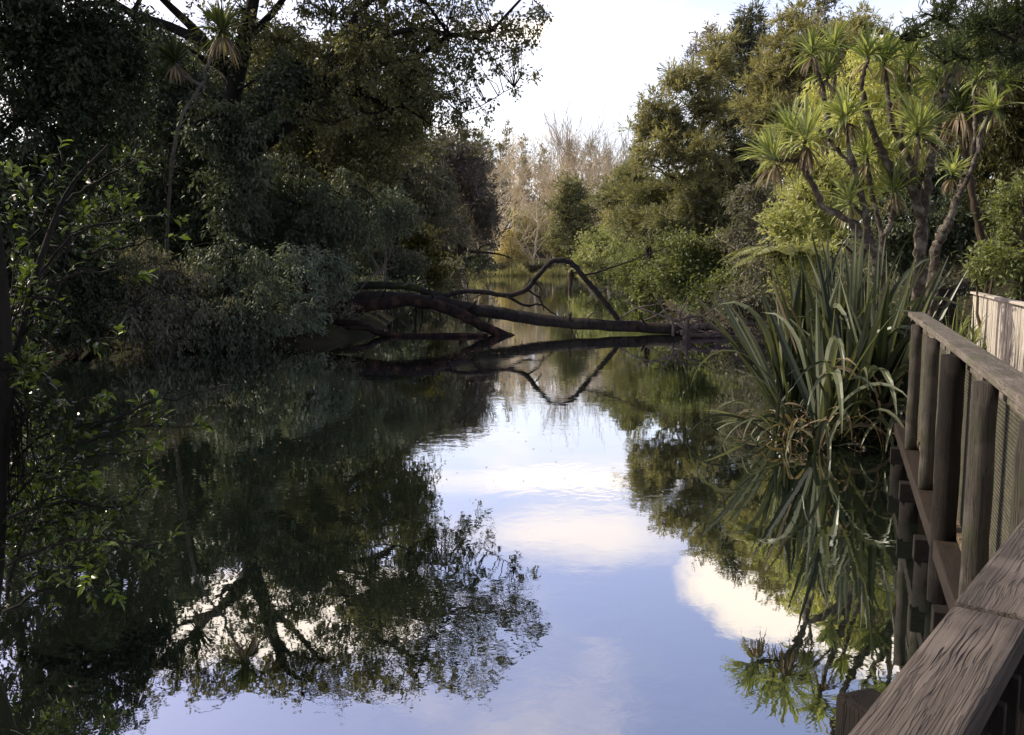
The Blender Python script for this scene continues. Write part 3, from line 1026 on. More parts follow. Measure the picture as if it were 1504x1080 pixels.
mb = MB()
limb(mb, [(470, 470), (497, 474), (534, 478), (552, 488), (575, 492), (640, 493), (715, 493)], .10, .06, -1.3, n=34, k=8, knob=.12)
limb(mb, [(480, 486), (520, 481), (560, 490)], .07, .05, -1.6, n=14, k=8, knob=.15)
tag(mb.build('bough', B_bough, root, org, smooth=True), 'half sunk bough at the water line')
mb = MB()
for pts, a, b_ in [([(765, 455), (764, 470), (768, 478)], .03, .012), ([(860, 470), (868, 462), (880, 458)], .03, .01), ([(910, 470), (930, 455), (960, 448), (980, 440)], .035, .01),
                   ([(930, 476), (960, 466), (985, 452), (1010, 448)], .03, .008), ([(1010, 483), (1005, 470), (1012, 460), (1008, 452)], .04, .012), ([(700, 452), (715, 440), (738, 436)], .02, .006),
                   ([(530, 425), (545, 405), (560, 398), (585, 392)], .03, .01), ([(590, 420), (610, 414), (628, 411)], .025, .008), ([(560, 440), (566, 452), (570, 468)], .025, .012),
                   ([(592, 474), (597, 480), (594, 488)], .02, .01), ([(960, 480), (985, 470), (1040, 462), (1065, 455)], .03, .008)]:
    mb = MB()
    limb(mb, pts, a, b_, .0, n=12, k=6)
    mb.build('twig', B_twig, root, org, smooth=True)

for (x, y), (dx, dy), r_ in [((640, 446), (-6, -16), .045), ((690, 455), (10, -13), .035), ((835, 474), (4, -15), .04), ((950, 480), (-8, -12), .035), ((560, 440), (6, -14), .05), ((1040, 486), (9, -11), .03), ((720, 466), (-5, 12), .03)]:
    mb = MB()
    P = catmull([at(x, y, 25.9), at(x + dx * .5, y + dy * .5, 25.75), at(x + dx, y + dy, 25.6 + rng.normal() * .1)], 6)
    tubes(mb, P, np.array([r_ * 1.3, r_, r_ * .9, r_ * .85, r_ * .8, r_ * .5]), 7)
    mb.build('broken_stub', B_log, root, org, smooth=True)

# tangle of bleached driftwood at the right end
tb_ = at(1045, 490, 25.0)
root = thing('driftwood', 'tangle of bleached bare branches by the right end of the fallen trunk', 'driftwood', (tb_[0], tb_[1], 0))
mb = MB()
rng = nextrng()
for k in range(46):
    x0, y0 = rng.uniform(985, 1120), rng.uniform(470, 502)
    an = rng.uniform(-1.1, 1.1) + (PI if rng.uniform() < .4 else 0)
    ln = rng.uniform(25, 95)
    dd = rng.uniform(23.4, 27.5)
    pts = [(x0, y0)]
    for s_ in range(3):
        an += rng.normal() * .35
        pts.append((pts[-1][0] + math.cos(an) * ln / 3, min(505, pts[-1][1] - abs(math.sin(an)) * ln / 4.2)))
    P = catmull([at(x, y, dd + .2 * i) for i, (x, y) in enumerate(pts)], 10)
    P[:, 2] = np.maximum(P[:, 2], -.05)
    r0 = rng.uniform(.012, .045)
    tubes(mb, P, np.linspace(r0, r0 * .3, 10), 5)
for pts in [[(1005, 500), (1012, 488), (1030, 478), (1052, 484), (1066, 496)], [(1000, 488), (1020, 492), (1060, 494), (1100, 496)], [(1012, 500), (1008, 480), (1014, 462)]]:
    P = catmull([at(x, y, 24.6) for x, y in pts], 16)
    tubes(mb, P, np.linspace(.08, .04, 16), 7)
mb.build('branch', B_twig, root, (tb_[0], tb_[1], 0), smooth=True)

# broken snag in front of the far water
ds = 58.0
sb = gp(670, ds)
root = thing('broken_snag', 'broken grey snag with one bare side branch at the end of the left bank', 'dead tree', sb)
mb = MB()
tubes(mb, catmull([sb - [0, 0, .5], at(671, 400, ds), at(676, 375, ds), at(677, 352, ds)], 14), np.linspace(.30, .16, 14), 8)
tubes(mb, catmull([at(676, 362, ds), at(690, 369, ds), at(711, 371, ds), at(735, 374, ds), at(752, 380, ds)], 14), np.linspace(.14, .04, 14), 6)
tubes(mb, catmull([at(700, 370, ds), at(708, 362, ds), at(722, 358, ds)], 6), np.linspace(.06, .03, 6), 5)
mb.build('trunk', B_brown, root, sb, smooth=True)


# ------------------------------------------------------------------ FAR SHORE
def bare(name, label, base, h, spread, lm, n1=14, n2=9, n3=7, r0=.22, group=None, upness=.75, parts='trunk', lean=0.0, tw=.028):
    rng = nextrng()
    root = thing(name, label, 'tree', base, group)
    mb = MB()
    base = np.asarray(base, float)
    top = base + np.array([lean * h + rng.normal() * .3, rng.normal() * .4, h * .93])
    T0 = curve_path(base - [0, 0, .3], top, rng, 14, .02, .015)[0]
    tubes(mb, T0, np.linspace(r0, .03, 14), 6)
    mb.build('trunk', lm, root, base, smooth=True)
    mb = MB()
    # limbs
    u = rng.uniform(.16, .95, n1)
    i = (u * 13).astype(int)
    s = T0[i]
    a = rng.uniform(0, 2 * PI, n1)
    ln = spread * (1.15 - u * .75) * rng.uniform(.7, 1.2, n1)
    dr = np.stack([np.cos(a) * (1 - upness * .5), np.sin(a) * (1 - upness * .5), np.full(n1, upness) * rng.uniform(.8, 1.3, n1)], 1)
    P1 = curve_path(s, s + nrm(dr) * ln[:, None] * 1.2, rng, 7, .06, .03, -.06)
    tubes(mb, P1, np.linspace(.09, .03, 7)[None] * np.ones((n1, 1)), 4, cap=False)

    def sub(Pp, n, l0, r):
        T, m, _ = Pp.shape
        N = T * n
        ti = np.repeat(np.arange(T), n)
        k = rng.integers(1, m, N)
        s = Pp[ti, k]
        tg = nrm(Pp[ti, k] - Pp[ti, k - 1])
        dd = nrm(tg + rng.normal(size=(N, 3)) * .55 + np.array([0, 0, upness * .45]))
        e = s + dd * (l0 * rng.uniform(.5, 1.3, N))[:, None]
        Q = curve_path(s, e, rng, 5, .07, .04, .0)
        tubes(mb, Q, np.linspace(r, r * .45, 5)[None] * np.ones((N, 1)), 3, cap=False)
        return Q
    P2 = sub(P1, n2, spread * .55, tw * 1.3)
    P3 = sub(P2, n3, spread * .3, tw * .75)
    mb.build('branch', lm, root, base)
    return root


fars = [(738, 126, 205), (758, 130, 225), (781, 124, 215), (804, 131, 230), (868, 128, 228), (893, 124, 232), (722, 120, 240), (828, 132, 215), (915, 120, 250)]
for k, (px, dd, ty) in enumerate(fars):
    b0 = gp(px, dd + 18)
    tz = at(px, ty, dd + 18)[2]
    bare('bare_tree', 'leafless tan tree in the sunlit row on the far shore', b0, tz - b0[2], 6.5, B_tan, 14, 7, 5, .24, group='leafless tan trees on the far shore', tw=.034)
b0 = gp(845, 152)
bare('bare_poplar', 'tallest leafless tree of the far shore, pale upswept branches fanned against white sky', b0, at(845, 212, 152)[2] - b0[2], 10.0, B_grey, 20, 7, 4, .36, upness=.95, tw=.034)
b0 = gp(905, 150)
bare('bare_poplar', 'smaller pale leafless tree right of the tallest one on the far shore', b0, at(905, 232, 150)[2] - b0[2], 9.0, B_grey, 16, 7, 4, .3, upness=.92, tw=.034)
b0 = gp(812, 156)
bare('bare_poplar', 'pale leafless tree just left of the tallest one on the far shore', b0, at(812, 230, 156)[2] - b0[2], 9.0, B_tan, 16, 7, 4, .3, upness=.92, tw=.034)
b0 = gp(876, 154)
bare('bare_poplar', 'pale leafless tree close behind the tallest one, on its right side', b0, at(876, 222, 154)[2] - b0[2], 9.0, B_grey, 16, 7, 4, .3, upness=.95, tw=.034)
# pines behind
pn = [(655, 197, 170), (682, 190, 172), (705, 192, 176), (742, 188, 178), (770, 205, 176), (800, 218, 180), (835, 210, 182), (868, 214, 180), (722, 205, 182), (893, 222, 178), (930, 215, 178), (640, 215, 174)]
for k, (px, ty, dd) in enumerate(pn):
    b0 = gp(px, dd)
    rr = np.random.default_rng(k)
    bl = []
    for j in range(6):
        u = j / 5.0
        bl.append((px + rr.normal() * 1.5, ty + 10 + u * 120, dd, 5 + 17 * u ** .8, 13 + 12 * u))
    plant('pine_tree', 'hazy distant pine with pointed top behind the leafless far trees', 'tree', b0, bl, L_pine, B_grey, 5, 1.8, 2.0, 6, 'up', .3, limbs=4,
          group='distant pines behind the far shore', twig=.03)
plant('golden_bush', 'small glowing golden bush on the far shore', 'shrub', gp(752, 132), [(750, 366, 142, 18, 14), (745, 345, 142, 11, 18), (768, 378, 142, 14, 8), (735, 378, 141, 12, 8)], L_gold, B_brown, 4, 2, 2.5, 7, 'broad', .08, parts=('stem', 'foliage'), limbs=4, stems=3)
plant('dark_round_tree', 'dark green tree with a domed crown standing before the leafless far trees', 'tree', gp(840, 92), [
    (838, 282, 92, 30, 26), (825, 310, 92, 26, 24), (852, 312, 93, 30, 26), (832, 345, 92, 34, 26), (858, 350, 92, 24, 24)], L_conif, B_brown, 5, 1.8, 2.8, 10, 'feather', .22, limbs=9, twig=.03)
plant('pale_green_bush', 'pale green bush at the far right corner of the open water', 'shrub', gp(890, 84), [
    (885, 355, 84, 36, 26), (905, 375, 80, 40, 24), (865, 380, 84, 25, 18)], L_pale, B_brown, 5, 2.4, 3, 10, 'broad', .09, parts=('stem', 'foliage'), limbs=6, stems=3, twig=.02)
plant('pale_green_tree', 'soft pale green tree rising behind the feathery trees at centre right', 'tree', gp(925, 100), [
    (925, 262, 100, 28, 26), (900, 290, 100, 30, 28), (940, 290, 98, 30, 34), (905, 325, 98, 34, 26)], L_feath, B_brown, 5, 2.0, 2.6, 10, 'up', .2, limbs=8, twig=.03)

plant('far_thicket', 'low tan thicket under the leafless trees, right of the golden bush', 'shrub', gp(800, 144), [(795, 350, 150, 36, 30), (830, 370, 148, 34, 18), (770, 330, 152, 30, 30)], L_reed, B_tan, 4, 1.6, 2.0, 9, 'up', .1, parts=('stem', 'foliage'), limbs=6, stems=5, twig=.03)
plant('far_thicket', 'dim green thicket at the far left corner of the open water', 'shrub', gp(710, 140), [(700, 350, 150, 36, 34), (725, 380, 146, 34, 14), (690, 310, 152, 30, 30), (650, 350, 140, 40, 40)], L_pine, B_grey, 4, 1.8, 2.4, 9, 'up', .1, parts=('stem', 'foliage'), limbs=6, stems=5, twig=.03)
plant('far_thicket', 'green thicket at the far shore behind the arch of the fallen tree', 'shrub', gp(860, 144), [(850, 375, 147, 30, 16), (880, 340, 150, 34, 34), (915, 330, 150, 34, 40)], L_pale, B_tan, 4, 1.8, 2.2, 9, 'up', .1, parts=('stem', 'foliage'), limbs=6, stems=5, twig=.03)

# reeds on the far shore (nobody could count them)
rng = nextrng()
mb = MB()
n = 9000
px = rng.uniform(660, 900, n)
dd = 138 + rng.uniform(-3, 9, n) - np.abs(px - 780) * .03
P = np.stack([at(a, 400, b_) for a, b_ in zip(px, dd)])
P[:, 2] = np.maximum(gz(P), -.1)
hh = rng.uniform(.6, 1.5, n) * (1 + 1.0 * np.sin(px * .11) * np.sin(px * .043) ** 2)
ddir = np.stack([rng.normal(size=n) * .35, rng.normal(size=n) * .2, np.ones(n)], 1)
blades(mb, P, ddir, hh, rng.uniform(.05, .12, n), rng.uniform(0, .3, n), np.clip(rng.normal(size=n) * .2 + .5 + .3 * np.sin(px * .09), 0, 1), 4)
tag(mb.build('waterside_reeds', L_reed), 'band of sunlit green reeds and rushes along the far shore', 'reeds', kind='stuff')

# ------------------------------------------------------------------ RIGHT BANK
plant('conical_conifer', 'tall dark conical conifer, the highest pointed top on the right', 'tree', gp(1095, 46), [
    (1101, 28, 46, 12, 24), (1101, 60, 46, 27, 34), (1099, 105, 46, 44, 42), (1094, 160, 46, 60, 50), (1088, 225, 46, 72, 54), (1110, 290, 45, 66, 48), (1060, 290, 45, 55, 44)],
    L_cone, B_dark, 8.5, 1.5, 4.4, 15, 'feather', .3, limbs=18, twig=.02)
plant('feathery_tree', 'feathery brown green conifer just left of the conical conifer', 'tree', gp(1010, 43), [
    (965, 165, 43, 36, 26), (1060, 80, 44, 26, 30), (945, 195, 43, 30, 22), (1005, 125, 43, 34, 28), (1000, 190, 43, 46, 36), (965, 225, 42, 38, 28), (1040, 150, 43, 34, 40), (1020, 235, 42, 50, 40), (1045, 105, 43, 24, 30)],
    L_feath, B_brown, 8.5, 1.5, 4.0, 15, 'feather', .24, limbs=14, twig=.02)
plant('layered_conifer', 'low dark conifer in drooping layers beside the open water at centre right', 'tree', gp(960, 48), [
    (935, 262, 50, 36, 20), (915, 292, 50, 42, 18), (960, 290, 48, 50, 26), (1000, 280, 47, 50, 34), (950, 330, 47, 50, 30), (935, 310, 52, 36, 30), (1010, 325, 45, 52, 36), (1060, 340, 44, 44, 36), (912, 262, 56, 22, 22), (990, 335, 43, 50, 30), (1030, 300, 43, 44, 36)],
    L_conif, B_dark, 8.5, 1.5, 4.4, 14, 'feather', .22, limbs=14, twig=.02)
plant('slender_tree', 'thin reddish twiggy tree top showing above the feathery conifer', 'tree', gp(1030, 58), [
    (1022, 75, 58, 14, 22), (1045, 62, 58, 13, 26), (1012, 105, 58, 16, 18), (1050, 100, 58, 16, 26)], L_twig, B_grey, 5, 1.6, 1.1, 10, 'up', .14, limbs=10, twig=.02)
plant('round_olive_tree', 'rounded olive brown tree right of the conical conifer', 'tree', gp(1170, 36), [
    (1180, 75, 36, 46, 40), (1185, 110, 36, 50, 46), (1140, 110, 37, 34, 50), (1160, 165, 36, 42, 44), (1215, 100, 37, 44, 44), (1190, 200, 35, 50, 50), (1150, 230, 35, 36, 44), (1240, 80, 38, 40, 36), (1165, 40, 37, 30, 30), (1260, 45, 39, 40, 30), (1120, 150, 37, 36, 50)],
    L_feath, B_brown, 8.5, 1.6, 4.4, 16, 'feather', .25, limbs=14, twig=.018)
plant('sparse_tall_tree', 'sparse tall tree poking above the olive tree at the top of the photo', 'tree', gp(1215, 48), [
    (1208, 18, 48, 22, 24), (1222, 55, 48, 26, 24), (1200, -15, 48, 20, 22)], L_brown, B_grey, 5.5, 2, 1.3, 11, 'up', .2, limbs=10, twig=.02)
plant('dark_backdrop_tree', 'dark evergreen behind the forking cabbage trees', 'tree', gp(1340, 24), [
    (1290, 260, 24, 70, 70), (1340, 200, 25, 70, 90), (1400, 250, 24, 70, 90), (1330, 330, 22, 70, 60), (1420, 330, 22, 60, 60), (1400, 100, 26, 70, 80), (1470, 330, 22, 50, 60)],
    L_dark, B_dark, 7.5, 3, 3.4, 20, 'droop', .22, limbs=12)
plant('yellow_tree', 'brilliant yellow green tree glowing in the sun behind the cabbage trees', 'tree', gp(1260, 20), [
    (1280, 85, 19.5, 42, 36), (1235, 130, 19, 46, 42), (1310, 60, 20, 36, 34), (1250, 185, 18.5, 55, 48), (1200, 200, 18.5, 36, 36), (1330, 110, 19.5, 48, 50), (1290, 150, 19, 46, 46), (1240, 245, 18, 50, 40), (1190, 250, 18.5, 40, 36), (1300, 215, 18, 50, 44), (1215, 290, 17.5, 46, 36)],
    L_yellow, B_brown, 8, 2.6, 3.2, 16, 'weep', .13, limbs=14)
plant('lime_bush', 'lime green fine leaved bush at the water side, left of the cabbage trees', 'shrub', gp(1190, 15.5), [
    (1178, 268, 16, 36, 30), (1215, 255, 16, 34, 28), (1190, 300, 15.5, 46, 34), (1150, 330, 15, 34, 30), (1165, 340, 15, 46, 26), (1220, 330, 15.5, 44, 34), (1150, 385, 14.0, 38, 20), (1235, 285, 16, 34, 34), (1190, 385, 14.2, 44, 26), (1165, 420, 13.6, 36, 26)],
    L_lime, B_brown, 8, 3, 3.0, 17, 'feather', .06, parts=('stem', 'foliage'), limbs=9, stems=4)
plant('round_waterside_bush', 'rounded mid green bush dipping to the water behind the right end of the log', 'shrub', gp(1030, 32), [
    (1010, 375, 31, 50, 42), (1055, 385, 31, 46, 50), (985, 410, 30.5, 42, 34), (1030, 425, 30, 55, 28), (1075, 425, 29, 44, 34)],
    L_mid, B_brown, 6.5, 3.2, 3.4, 15, 'broad', .08, parts=('stem', 'foliage'), limbs=9, stems=4, zmin=.15)
plant('low_bush', 'low green bush at the water edge below the layered conifer', 'shrub', gp(925, 58), [
    (925, 395, 57, 36, 34), (950, 380, 54, 34, 34), (900, 400, 64, 30, 22), (955, 420, 46, 30, 22)], L_mid, B_brown, 5.5, 2.4, 3.2, 11, 'broad', .07, parts=('stem', 'foliage'), limbs=6, stems=4, twig=.018, zmin=.15)
plant('backdrop_tree', 'dim olive tree filling the gap behind the layered conifer', 'tree', gp(975, 90), [
    (960, 300, 90, 50, 40), (1000, 330, 88, 60, 40), (940, 350, 90, 50, 34), (1060, 330, 80, 60, 50)], L_brown, B_brown, 5, 2.0, 3.0, 12, 'droop', .2, limbs=8, twig=.03)
plant('grey_thicket', 'dim grey green thicket between the rounded bush and the lime bush', 'shrub', gp(1105, 30), [
    (1110, 300, 31, 46, 40), (1100, 345, 30, 50, 40), (1120, 400, 27, 46, 40), (1095, 440, 25.5, 40, 30)], L_brown, B_grey, 6.5, 2.4, 3.2, 15, 'droop', .08, parts=('stem', 'foliage'), limbs=9, stems=4)
plant('weeping_tree', 'dark weeping tree hanging like a curtain at the right edge', 'tree', gp(1500, 19), [
    (1455, 130, 18, 44, 60), (1490, 180, 18, 44, 90), (1450, 220, 17.5, 38, 60), (1490, 280, 17, 36, 60), (1530, 150, 18, 50, 120), (1460, 40, 19, 60, 60), (1540, 40, 19, 60, 60)],
    L_olive, B_dark, 8, 2.2, 2.6, 18, 'weep', .2, limbs=12)
plant('sunlit_shrub', 'fresh green sunlit shrub behind the pale board fence at the right edge', 'shrub', gp(1490, 12.5), [
    (1485, 310, 13, 30, 44), (1470, 370, 13, 36, 38), (1500, 390, 12.6, 36, 36), (1440, 400, 13.4, 26, 22), (1520, 300, 13, 34, 60)],
    L_mid, B_brown, 9, 3.8, 2.8, 18, 'broad', .06, parts=('stem', 'foliage'), limbs=9, stems=4, tint_bias=.15)
pb = gp(1640, 9.5)
plant('pine_tree', 'dark pine whose long needled boughs hang into the top right corner', 'tree', pb, [
    (1440, 40, 8.6, 50, 26), (1385, 75, 8.8, 34, 14), (1490, 85, 8.6, 44, 18), (1420, 90, 8.8, 36, 10), (1500, 20, 8.8, 50, 30), (1390, 15, 9, 40, 22), (1560, 60, 9, 60, 60), (1450, -30, 9, 80, 30), (1350, 50, 9, 28, 14)],
    L_needle, B_dark, 15, 1.7, 2.4, 17, 'feather', .16, limbs=14, twig=.010,
    trunk_pts=[pb - [0, 0, .3], at(1640, 250, 9.5), at(1635, 50, 9.5), at(1630, -80, 9.5)])

# cabbage trees (several stems each)
d = 11.6


def Q(pts, dd=0.0):
    return [at(x, y, d + dd) for x, y in pts]


b0 = gp(1294, d - .3)
bs = [([b0 - [0, 0, .3]] + Q([(1294, 430), (1291, 400), (1288, 376)]), .105, .085),
      (Q([(1288, 378), (1267, 346), (1242, 321), (1208, 304), (1202, 287), (1183, 250), (1180, 225), (1183, 206)]), .075, .035),
      (Q([(1183, 240), (1165, 236), (1145, 236), (1131, 232)], .1), .035, .028),
      (Q([(1290, 378), (1275, 342), (1271, 308), (1260, 271), (1254, 246), (1246, 212), (1240, 172)], .15), .07, .035),
      (Q([(1292, 385), (1294, 340), (1284, 300), (1277, 262), (1272, 230)], .5), .06, .035),
      (Q([(1293, 380), (1300, 346), (1311, 318), (1316, 278)], .3), .055, .035),
      (Q([(1272, 320), (1258, 308), (1248, 296)], .2), .035, .03),
      (Q([(1255, 250), (1235, 225), (1215, 205), (1203, 190)], .4), .035, .03)]
hs = [(Q([(1183, 198)])[0], (-.1, -.1, 1), 1.25, 0), (Q([(1130, 226)], .1)[0], (-.7, -.2, .7), 1.1, .1), (Q([(1239, 164)], .15)[0], (0, -.1, 1), 1.15, 0), (Q([(1271, 222)], .5)[0], (.1, 0, 1), 1.05, .15),
      (Q([(1316, 270)], .3)[0], (.1, 0, 1), 1.0, .4), (Q([(1246, 290)], .2)[0], (-.3, -.2, 1), .95, .1), (Q([(1160, 190)], .35)[0], (-.5, 0, 1), 1.0, .1)]
cabbage_tree('cabbage_tree', 'left cabbage tree of the right bank, its lowest stem leaning out toward the pond', b0, bs, hs, L_cabb, B_cabb)
b0 = gp(1349, d + .4)
bs = [([b0 - [0, 0, .3]] + Q([(1349, 425), (1351, 380), (1353, 330), (1354, 305)], .4), .125, .10),
      (Q([(1353, 318), (1337, 275), (1308, 246), (1292, 217), (1277, 179), (1267, 138), (1267, 112), (1276, 82)], .3), .085, .03),
      (Q([(1346, 290), (1340, 255), (1334, 232), (1321, 208), (1308, 175), (1304, 137), (1298, 92)], .5), .075, .032),
      (Q([(1354, 320), (1361, 275), (1367, 235), (1371, 210), (1379, 179), (1387, 146), (1398, 112), (1406, 90)], .4), .09, .035),
      (Q([(1340, 262), (1347, 225), (1348, 195)], .2), .05, .035),
      (Q([(1321, 208), (1330, 170), (1335, 137), (1333, 85)], .6), .045, .028),
      (Q([(1372, 205), (1380, 180), (1383, 150), (1381, 122)], .7), .04, .028)]
hs = [(Q([(1277, 74)], .3)[0], (0, 0, 1), .85, .3), (Q([(1298, 82)], .5)[0], (-.1, 0, 1), 1.0, .35), (Q([(1348, 186)], .2)[0], (0, -.2, 1), 1.25, 0), (Q([(1333, 75)], .6)[0], (0, 0, 1), 1.0, .3),
      (Q([(1406, 80)], .4)[0], (.1, 0, 1), 1.0, .4), (Q([(1321, 128)], .7)[0], (0, .2, 1), .95, .35), (Q([(1381, 115)], .7)[0], (0, 0, 1), .85, .4)]
cabbage_tree('cabbage_tree', 'middle cabbage tree, the thickest trunk, forking into tall bare stems above the flax', b0, bs, hs, L_cabb, B_cabb)
b0 = gp(1368, d + 1.2)
bs = [([b0 - [0, 0, .3]] + Q([(1372, 385), (1380, 352), (1392, 329), (1406, 290)], 1.2), .10, .075),
      (Q([(1405, 294), (1417, 258), (1429, 225), (1433, 179), (1431, 137), (1433, 116)], 1.2), .06, .035),
      (Q([(1433, 182), (1440, 172), (1454, 158), (1464, 140), (1471, 122)], 1.2), .04, .028),
      (Q([(1406, 290), (1415, 275), (1434, 228), (1442, 190), (1456, 164)], .9), .05, .03)]
hs = [(Q([(1433, 108)], 1.2)[0], (0, 0, 1), .8, .35), (Q([(1456, 152)], .9)[0], (0, -.1, 1), .85, .1), (Q([(1472, 115)], 1.2)[0], (.2, 0, 1), .8, .3), (Q([(1402, 246)], 1.1)[0], (-.4, -.2, 1), .75, .1)]
cabbage_tree('cabbage_tree', 'right cabbage tree with a bare pale trunk leaning toward the right edge', b0, bs, hs, L_cabb, B_cabb, nleaf=70)
b0 = gp(1452, d + 3)
bs = [([b0 - [0, 0, .3]] + Q([(1449, 405), (1440, 345), (1428, 285), (1420, 230), (1412, 185), (1410, 160)], 2.6), .10, .06)]
hs = [(Q([(1410, 150)], 2.6)[0], (0, 0, 1), 1.2, .45), (Q([(1412, 168)], 2.6)[0], (-.6, -.2, .2), 1.0, .5)]
cabbage_tree('cabbage_tree', 'brown cabbage tree with a single straight trunk and hanging dead leaves, nearest the fence', b0, bs, hs, L_cabd, B_brown, nleaf=80, ndead=70, L=.55)
b0 = gp(1212, 19)
d = 15.5
bs = [([b0 - [0, 0, .3]] + Q([(1228, 330), (1222, 230), (1210, 140), (1202, 110), (1194, 82)], 1), .09, .04), (Q([(1208, 132), (1214, 120), (1216, 110)], 1), .04, .03), (Q([(1216, 170), (1226, 120), (1224, 78)], 1.3), .05, .03)]
hs = [(Q([(1192, 72)], 1)[0], (0, 0, 1), 1.0, .2), (Q([(1216, 104)], 1)[0], (.2, -.1, 1), .9, .2), (Q([(1224, 68)], 1.3)[0], (0, 0, 1), 1.0, .2)]
cabbage_tree('cabbage_tree', 'farther cabbage tree whose three small heads stand against the olive tree', b0, bs, hs, L_cabb, B_cabb, L=.5)

# tree fern
rng = nextrng()
d = 14.0
b0 = gp(1160, d + .3)
root = thing('tree_fern', 'tree fern with arching fronds spread toward the pond, left of the flax', 'tree fern', b0)
mb = MB()
ctr = at(1150, 372, d)
tubes(mb, catmull([b0 - [0, 0, .3], (b0 + ctr) / 2 + [.03, 0, 0], ctr], 8), np.linspace(.10, .08, 8), 8)
mb.build('trunk', B_dark, root, b0, smooth=True)
for k in range(15):
    a = k * 2.399 + .3
    dr = np.array([math.cos(a), math.sin(a), .55])
    if k in (0, 3, 6, 9):
        dr = np.array([-1, -.25 + .16 * k, .30 + .06 * k])
    L = rng.uniform(.8, 1.15)
    m_ = 26
    p = ctr.copy()
    dd_ = nrm(dr)
    pts = [p.copy()]
    for i in range(m_ - 1):
        dd_ = nrm(dd_ + np.array([0, 0, -1]) * .05)
        p = p + dd_ * L / (m_ - 1)
        pts.append(p.copy())
    P = np.array(pts)
    fb = MB()
    tubes(fb, P, np.linspace(.009, .002, m_), 4, cap=False)
    tg = nrm(np.gradient(P, axis=0))
    sv = nrm(np.cross(tg, [0, 0, 1.]))
    u = np.linspace(0, 1, m_)
    ln = .20 * np.sin(np.clip(u * 1.05 + .12, 0, 1) * PI) ** .7 + .012
    for sg in (-1, 1):
        for (o1, o2) in ((0, 1.0), (.5, .95)):
            pp_ = P + tg * (L / m_) * o1
            leaves(fb, pp_, nrm(sv * sg + tg * .45 + np.array([0, 0, -.25])), np.cross(sv, tg) + rng.normal(size=P.shape) * .25, ln * o2, np.full(m_, .034), rng.uniform(.2, .9, m_), .12)
    fb.build('frond', L_fern, root, b0)

# flax at the water's edge
rng = nextrng()
fbase = np.array([3.55, 10.75, .1])
root = thing('flax_bush', 'big flax bush of long sword leaves standing in the water by the boardwalk', 'flax', fbase)
mb, db = MB(), MB()
fans = []
for k in range(22):
    x = rng.uniform(3.5, 4.45)
    y = rng.uniform(10.2, 11.6)
    fans.append((x, y))
for (x, y) in fans:
    nl = rng.integers(8, 13)
    fa = rng.uniform(0, PI)
    out = nrm(np.array([x - 3.97, y - 10.9, 0]) + 1e-3)
    th = np.linspace(-1, 1, nl) * rng.uniform(.35, .6)
    hor = np.array([math.cos(fa), math.sin(fa), 0])
    edge = np.clip((abs(x - 3.97) / .6) ** 1.8, 0, 1)
    dr = hor[None] * np.tan(th)[:, None] + np.array([0, 0, 1.]) + out[None] * rng.uniform(.0, .12 + .2 * edge) + rng.normal(size=(nl, 3)) * .06
    z0 = max(.0, gz([x, y])[0])
    st = np.array([x, y, z0]) + hor[None] * th[:, None] * .12
    LL = rng.uniform(1.25, 2.4, nl) * (1 - .2 * edge)
    dp = np.where(rng.uniform(size=nl) < .25, rng.uniform(.3, .8, nl), rng.uniform(.0, .12, nl))
    blades(mb, st, dr, LL, rng.uniform(.065, .115, nl), dp, rng.uniform(0, 1, nl) ** 1.7, 12, .35, rng, .5, base_w=.7)
# long leaves arching out over the water to the left
n = 22
st = np.stack([rng.uniform(3.05, 3.5, n), rng.uniform(10.1, 11.2, n), np.full(n, .05)], 1)
dr = np.stack([-rng.uniform(.25, 1.5, n), rng.uniform(-.8, .3, n), rng.uniform(.35, 1.1, n)], 1)
blades(mb, st, dr, rng.uniform(.7, 1.3, n), rng.uniform(.028, .05, n), rng.uniform(.02, .55, n) ** 1.0, rng.uniform(.1, 1, n) ** 1.4, 12, .35, rng, .5, base_w=.7)
n = 26
st = np.stack([rng.uniform(3.4, 4.75, n), rng.uniform(9.9, 10.3, n), np.full(n, .05)], 1)
dr = np.stack([rng.normal(size=n) * .5, -rng.uniform(.2, .9, n), rng.uniform(.6, 1.3, n)], 1)
blades(mb, st, dr, rng.uniform(.9, 1.9, n), rng.uniform(.05, .08, n), rng.uniform(.05, .9, n), rng.uniform(.0, .9, n) ** 1.6, 12, .35, rng, .5, base_w=.7)
n = 170
st = np.stack([rng.uniform(3.1, 4.7, n), rng.uniform(9.95, 11.3, n), np.zeros(n)], 1)
st[:, 2] = np.maximum(gz(st), -.03)
dr = np.stack([rng.normal(size=n) * .7 - .1, rng.normal(size=n) * .5 - .45, rng.uniform(.15, 1.0, n)], 1)
blades(mb, st, dr, rng.uniform(.3, .85, n), rng.uniform(.025, .06, n), rng.uniform(.05, .6, n), rng.uniform(0, .6, n) ** 1.7, 10, .35, rng, .6, base_w=.7)
mb.build('leaf_blades', L_flax, root, fbase)
n = 30
st = np.stack([rng.uniform(3.2, 4.7, n), rng.uniform(9.95, 10.5, n), rng.uniform(.05, .9, n)], 1)
dr = np.stack([rng.normal(size=n) * .6, rng.normal(size=n) * .5 - .3, rng.uniform(.2, 1.0, n)], 1)
blades(db, st, dr, rng.uniform(.5, 1.1, n), rng.uniform(.025, .055, n), rng.uniform(.4, 1.2, n), rng.uniform(0, .8, n), 10, .5, rng, .6)
for px, py, q0 in [(1125, 392, 520), (1138, 405, 500)]:
    a = at(px + 45, q0, 11.0)
    b_ = at(px, py, 11.0)
    blades(db, a[None], (b_ - a)[None], np.array([np.linalg.norm(b_ - a)]), np.array([.10]), np.array([.02]), np.array([.05]), 8, .3)
n = 110
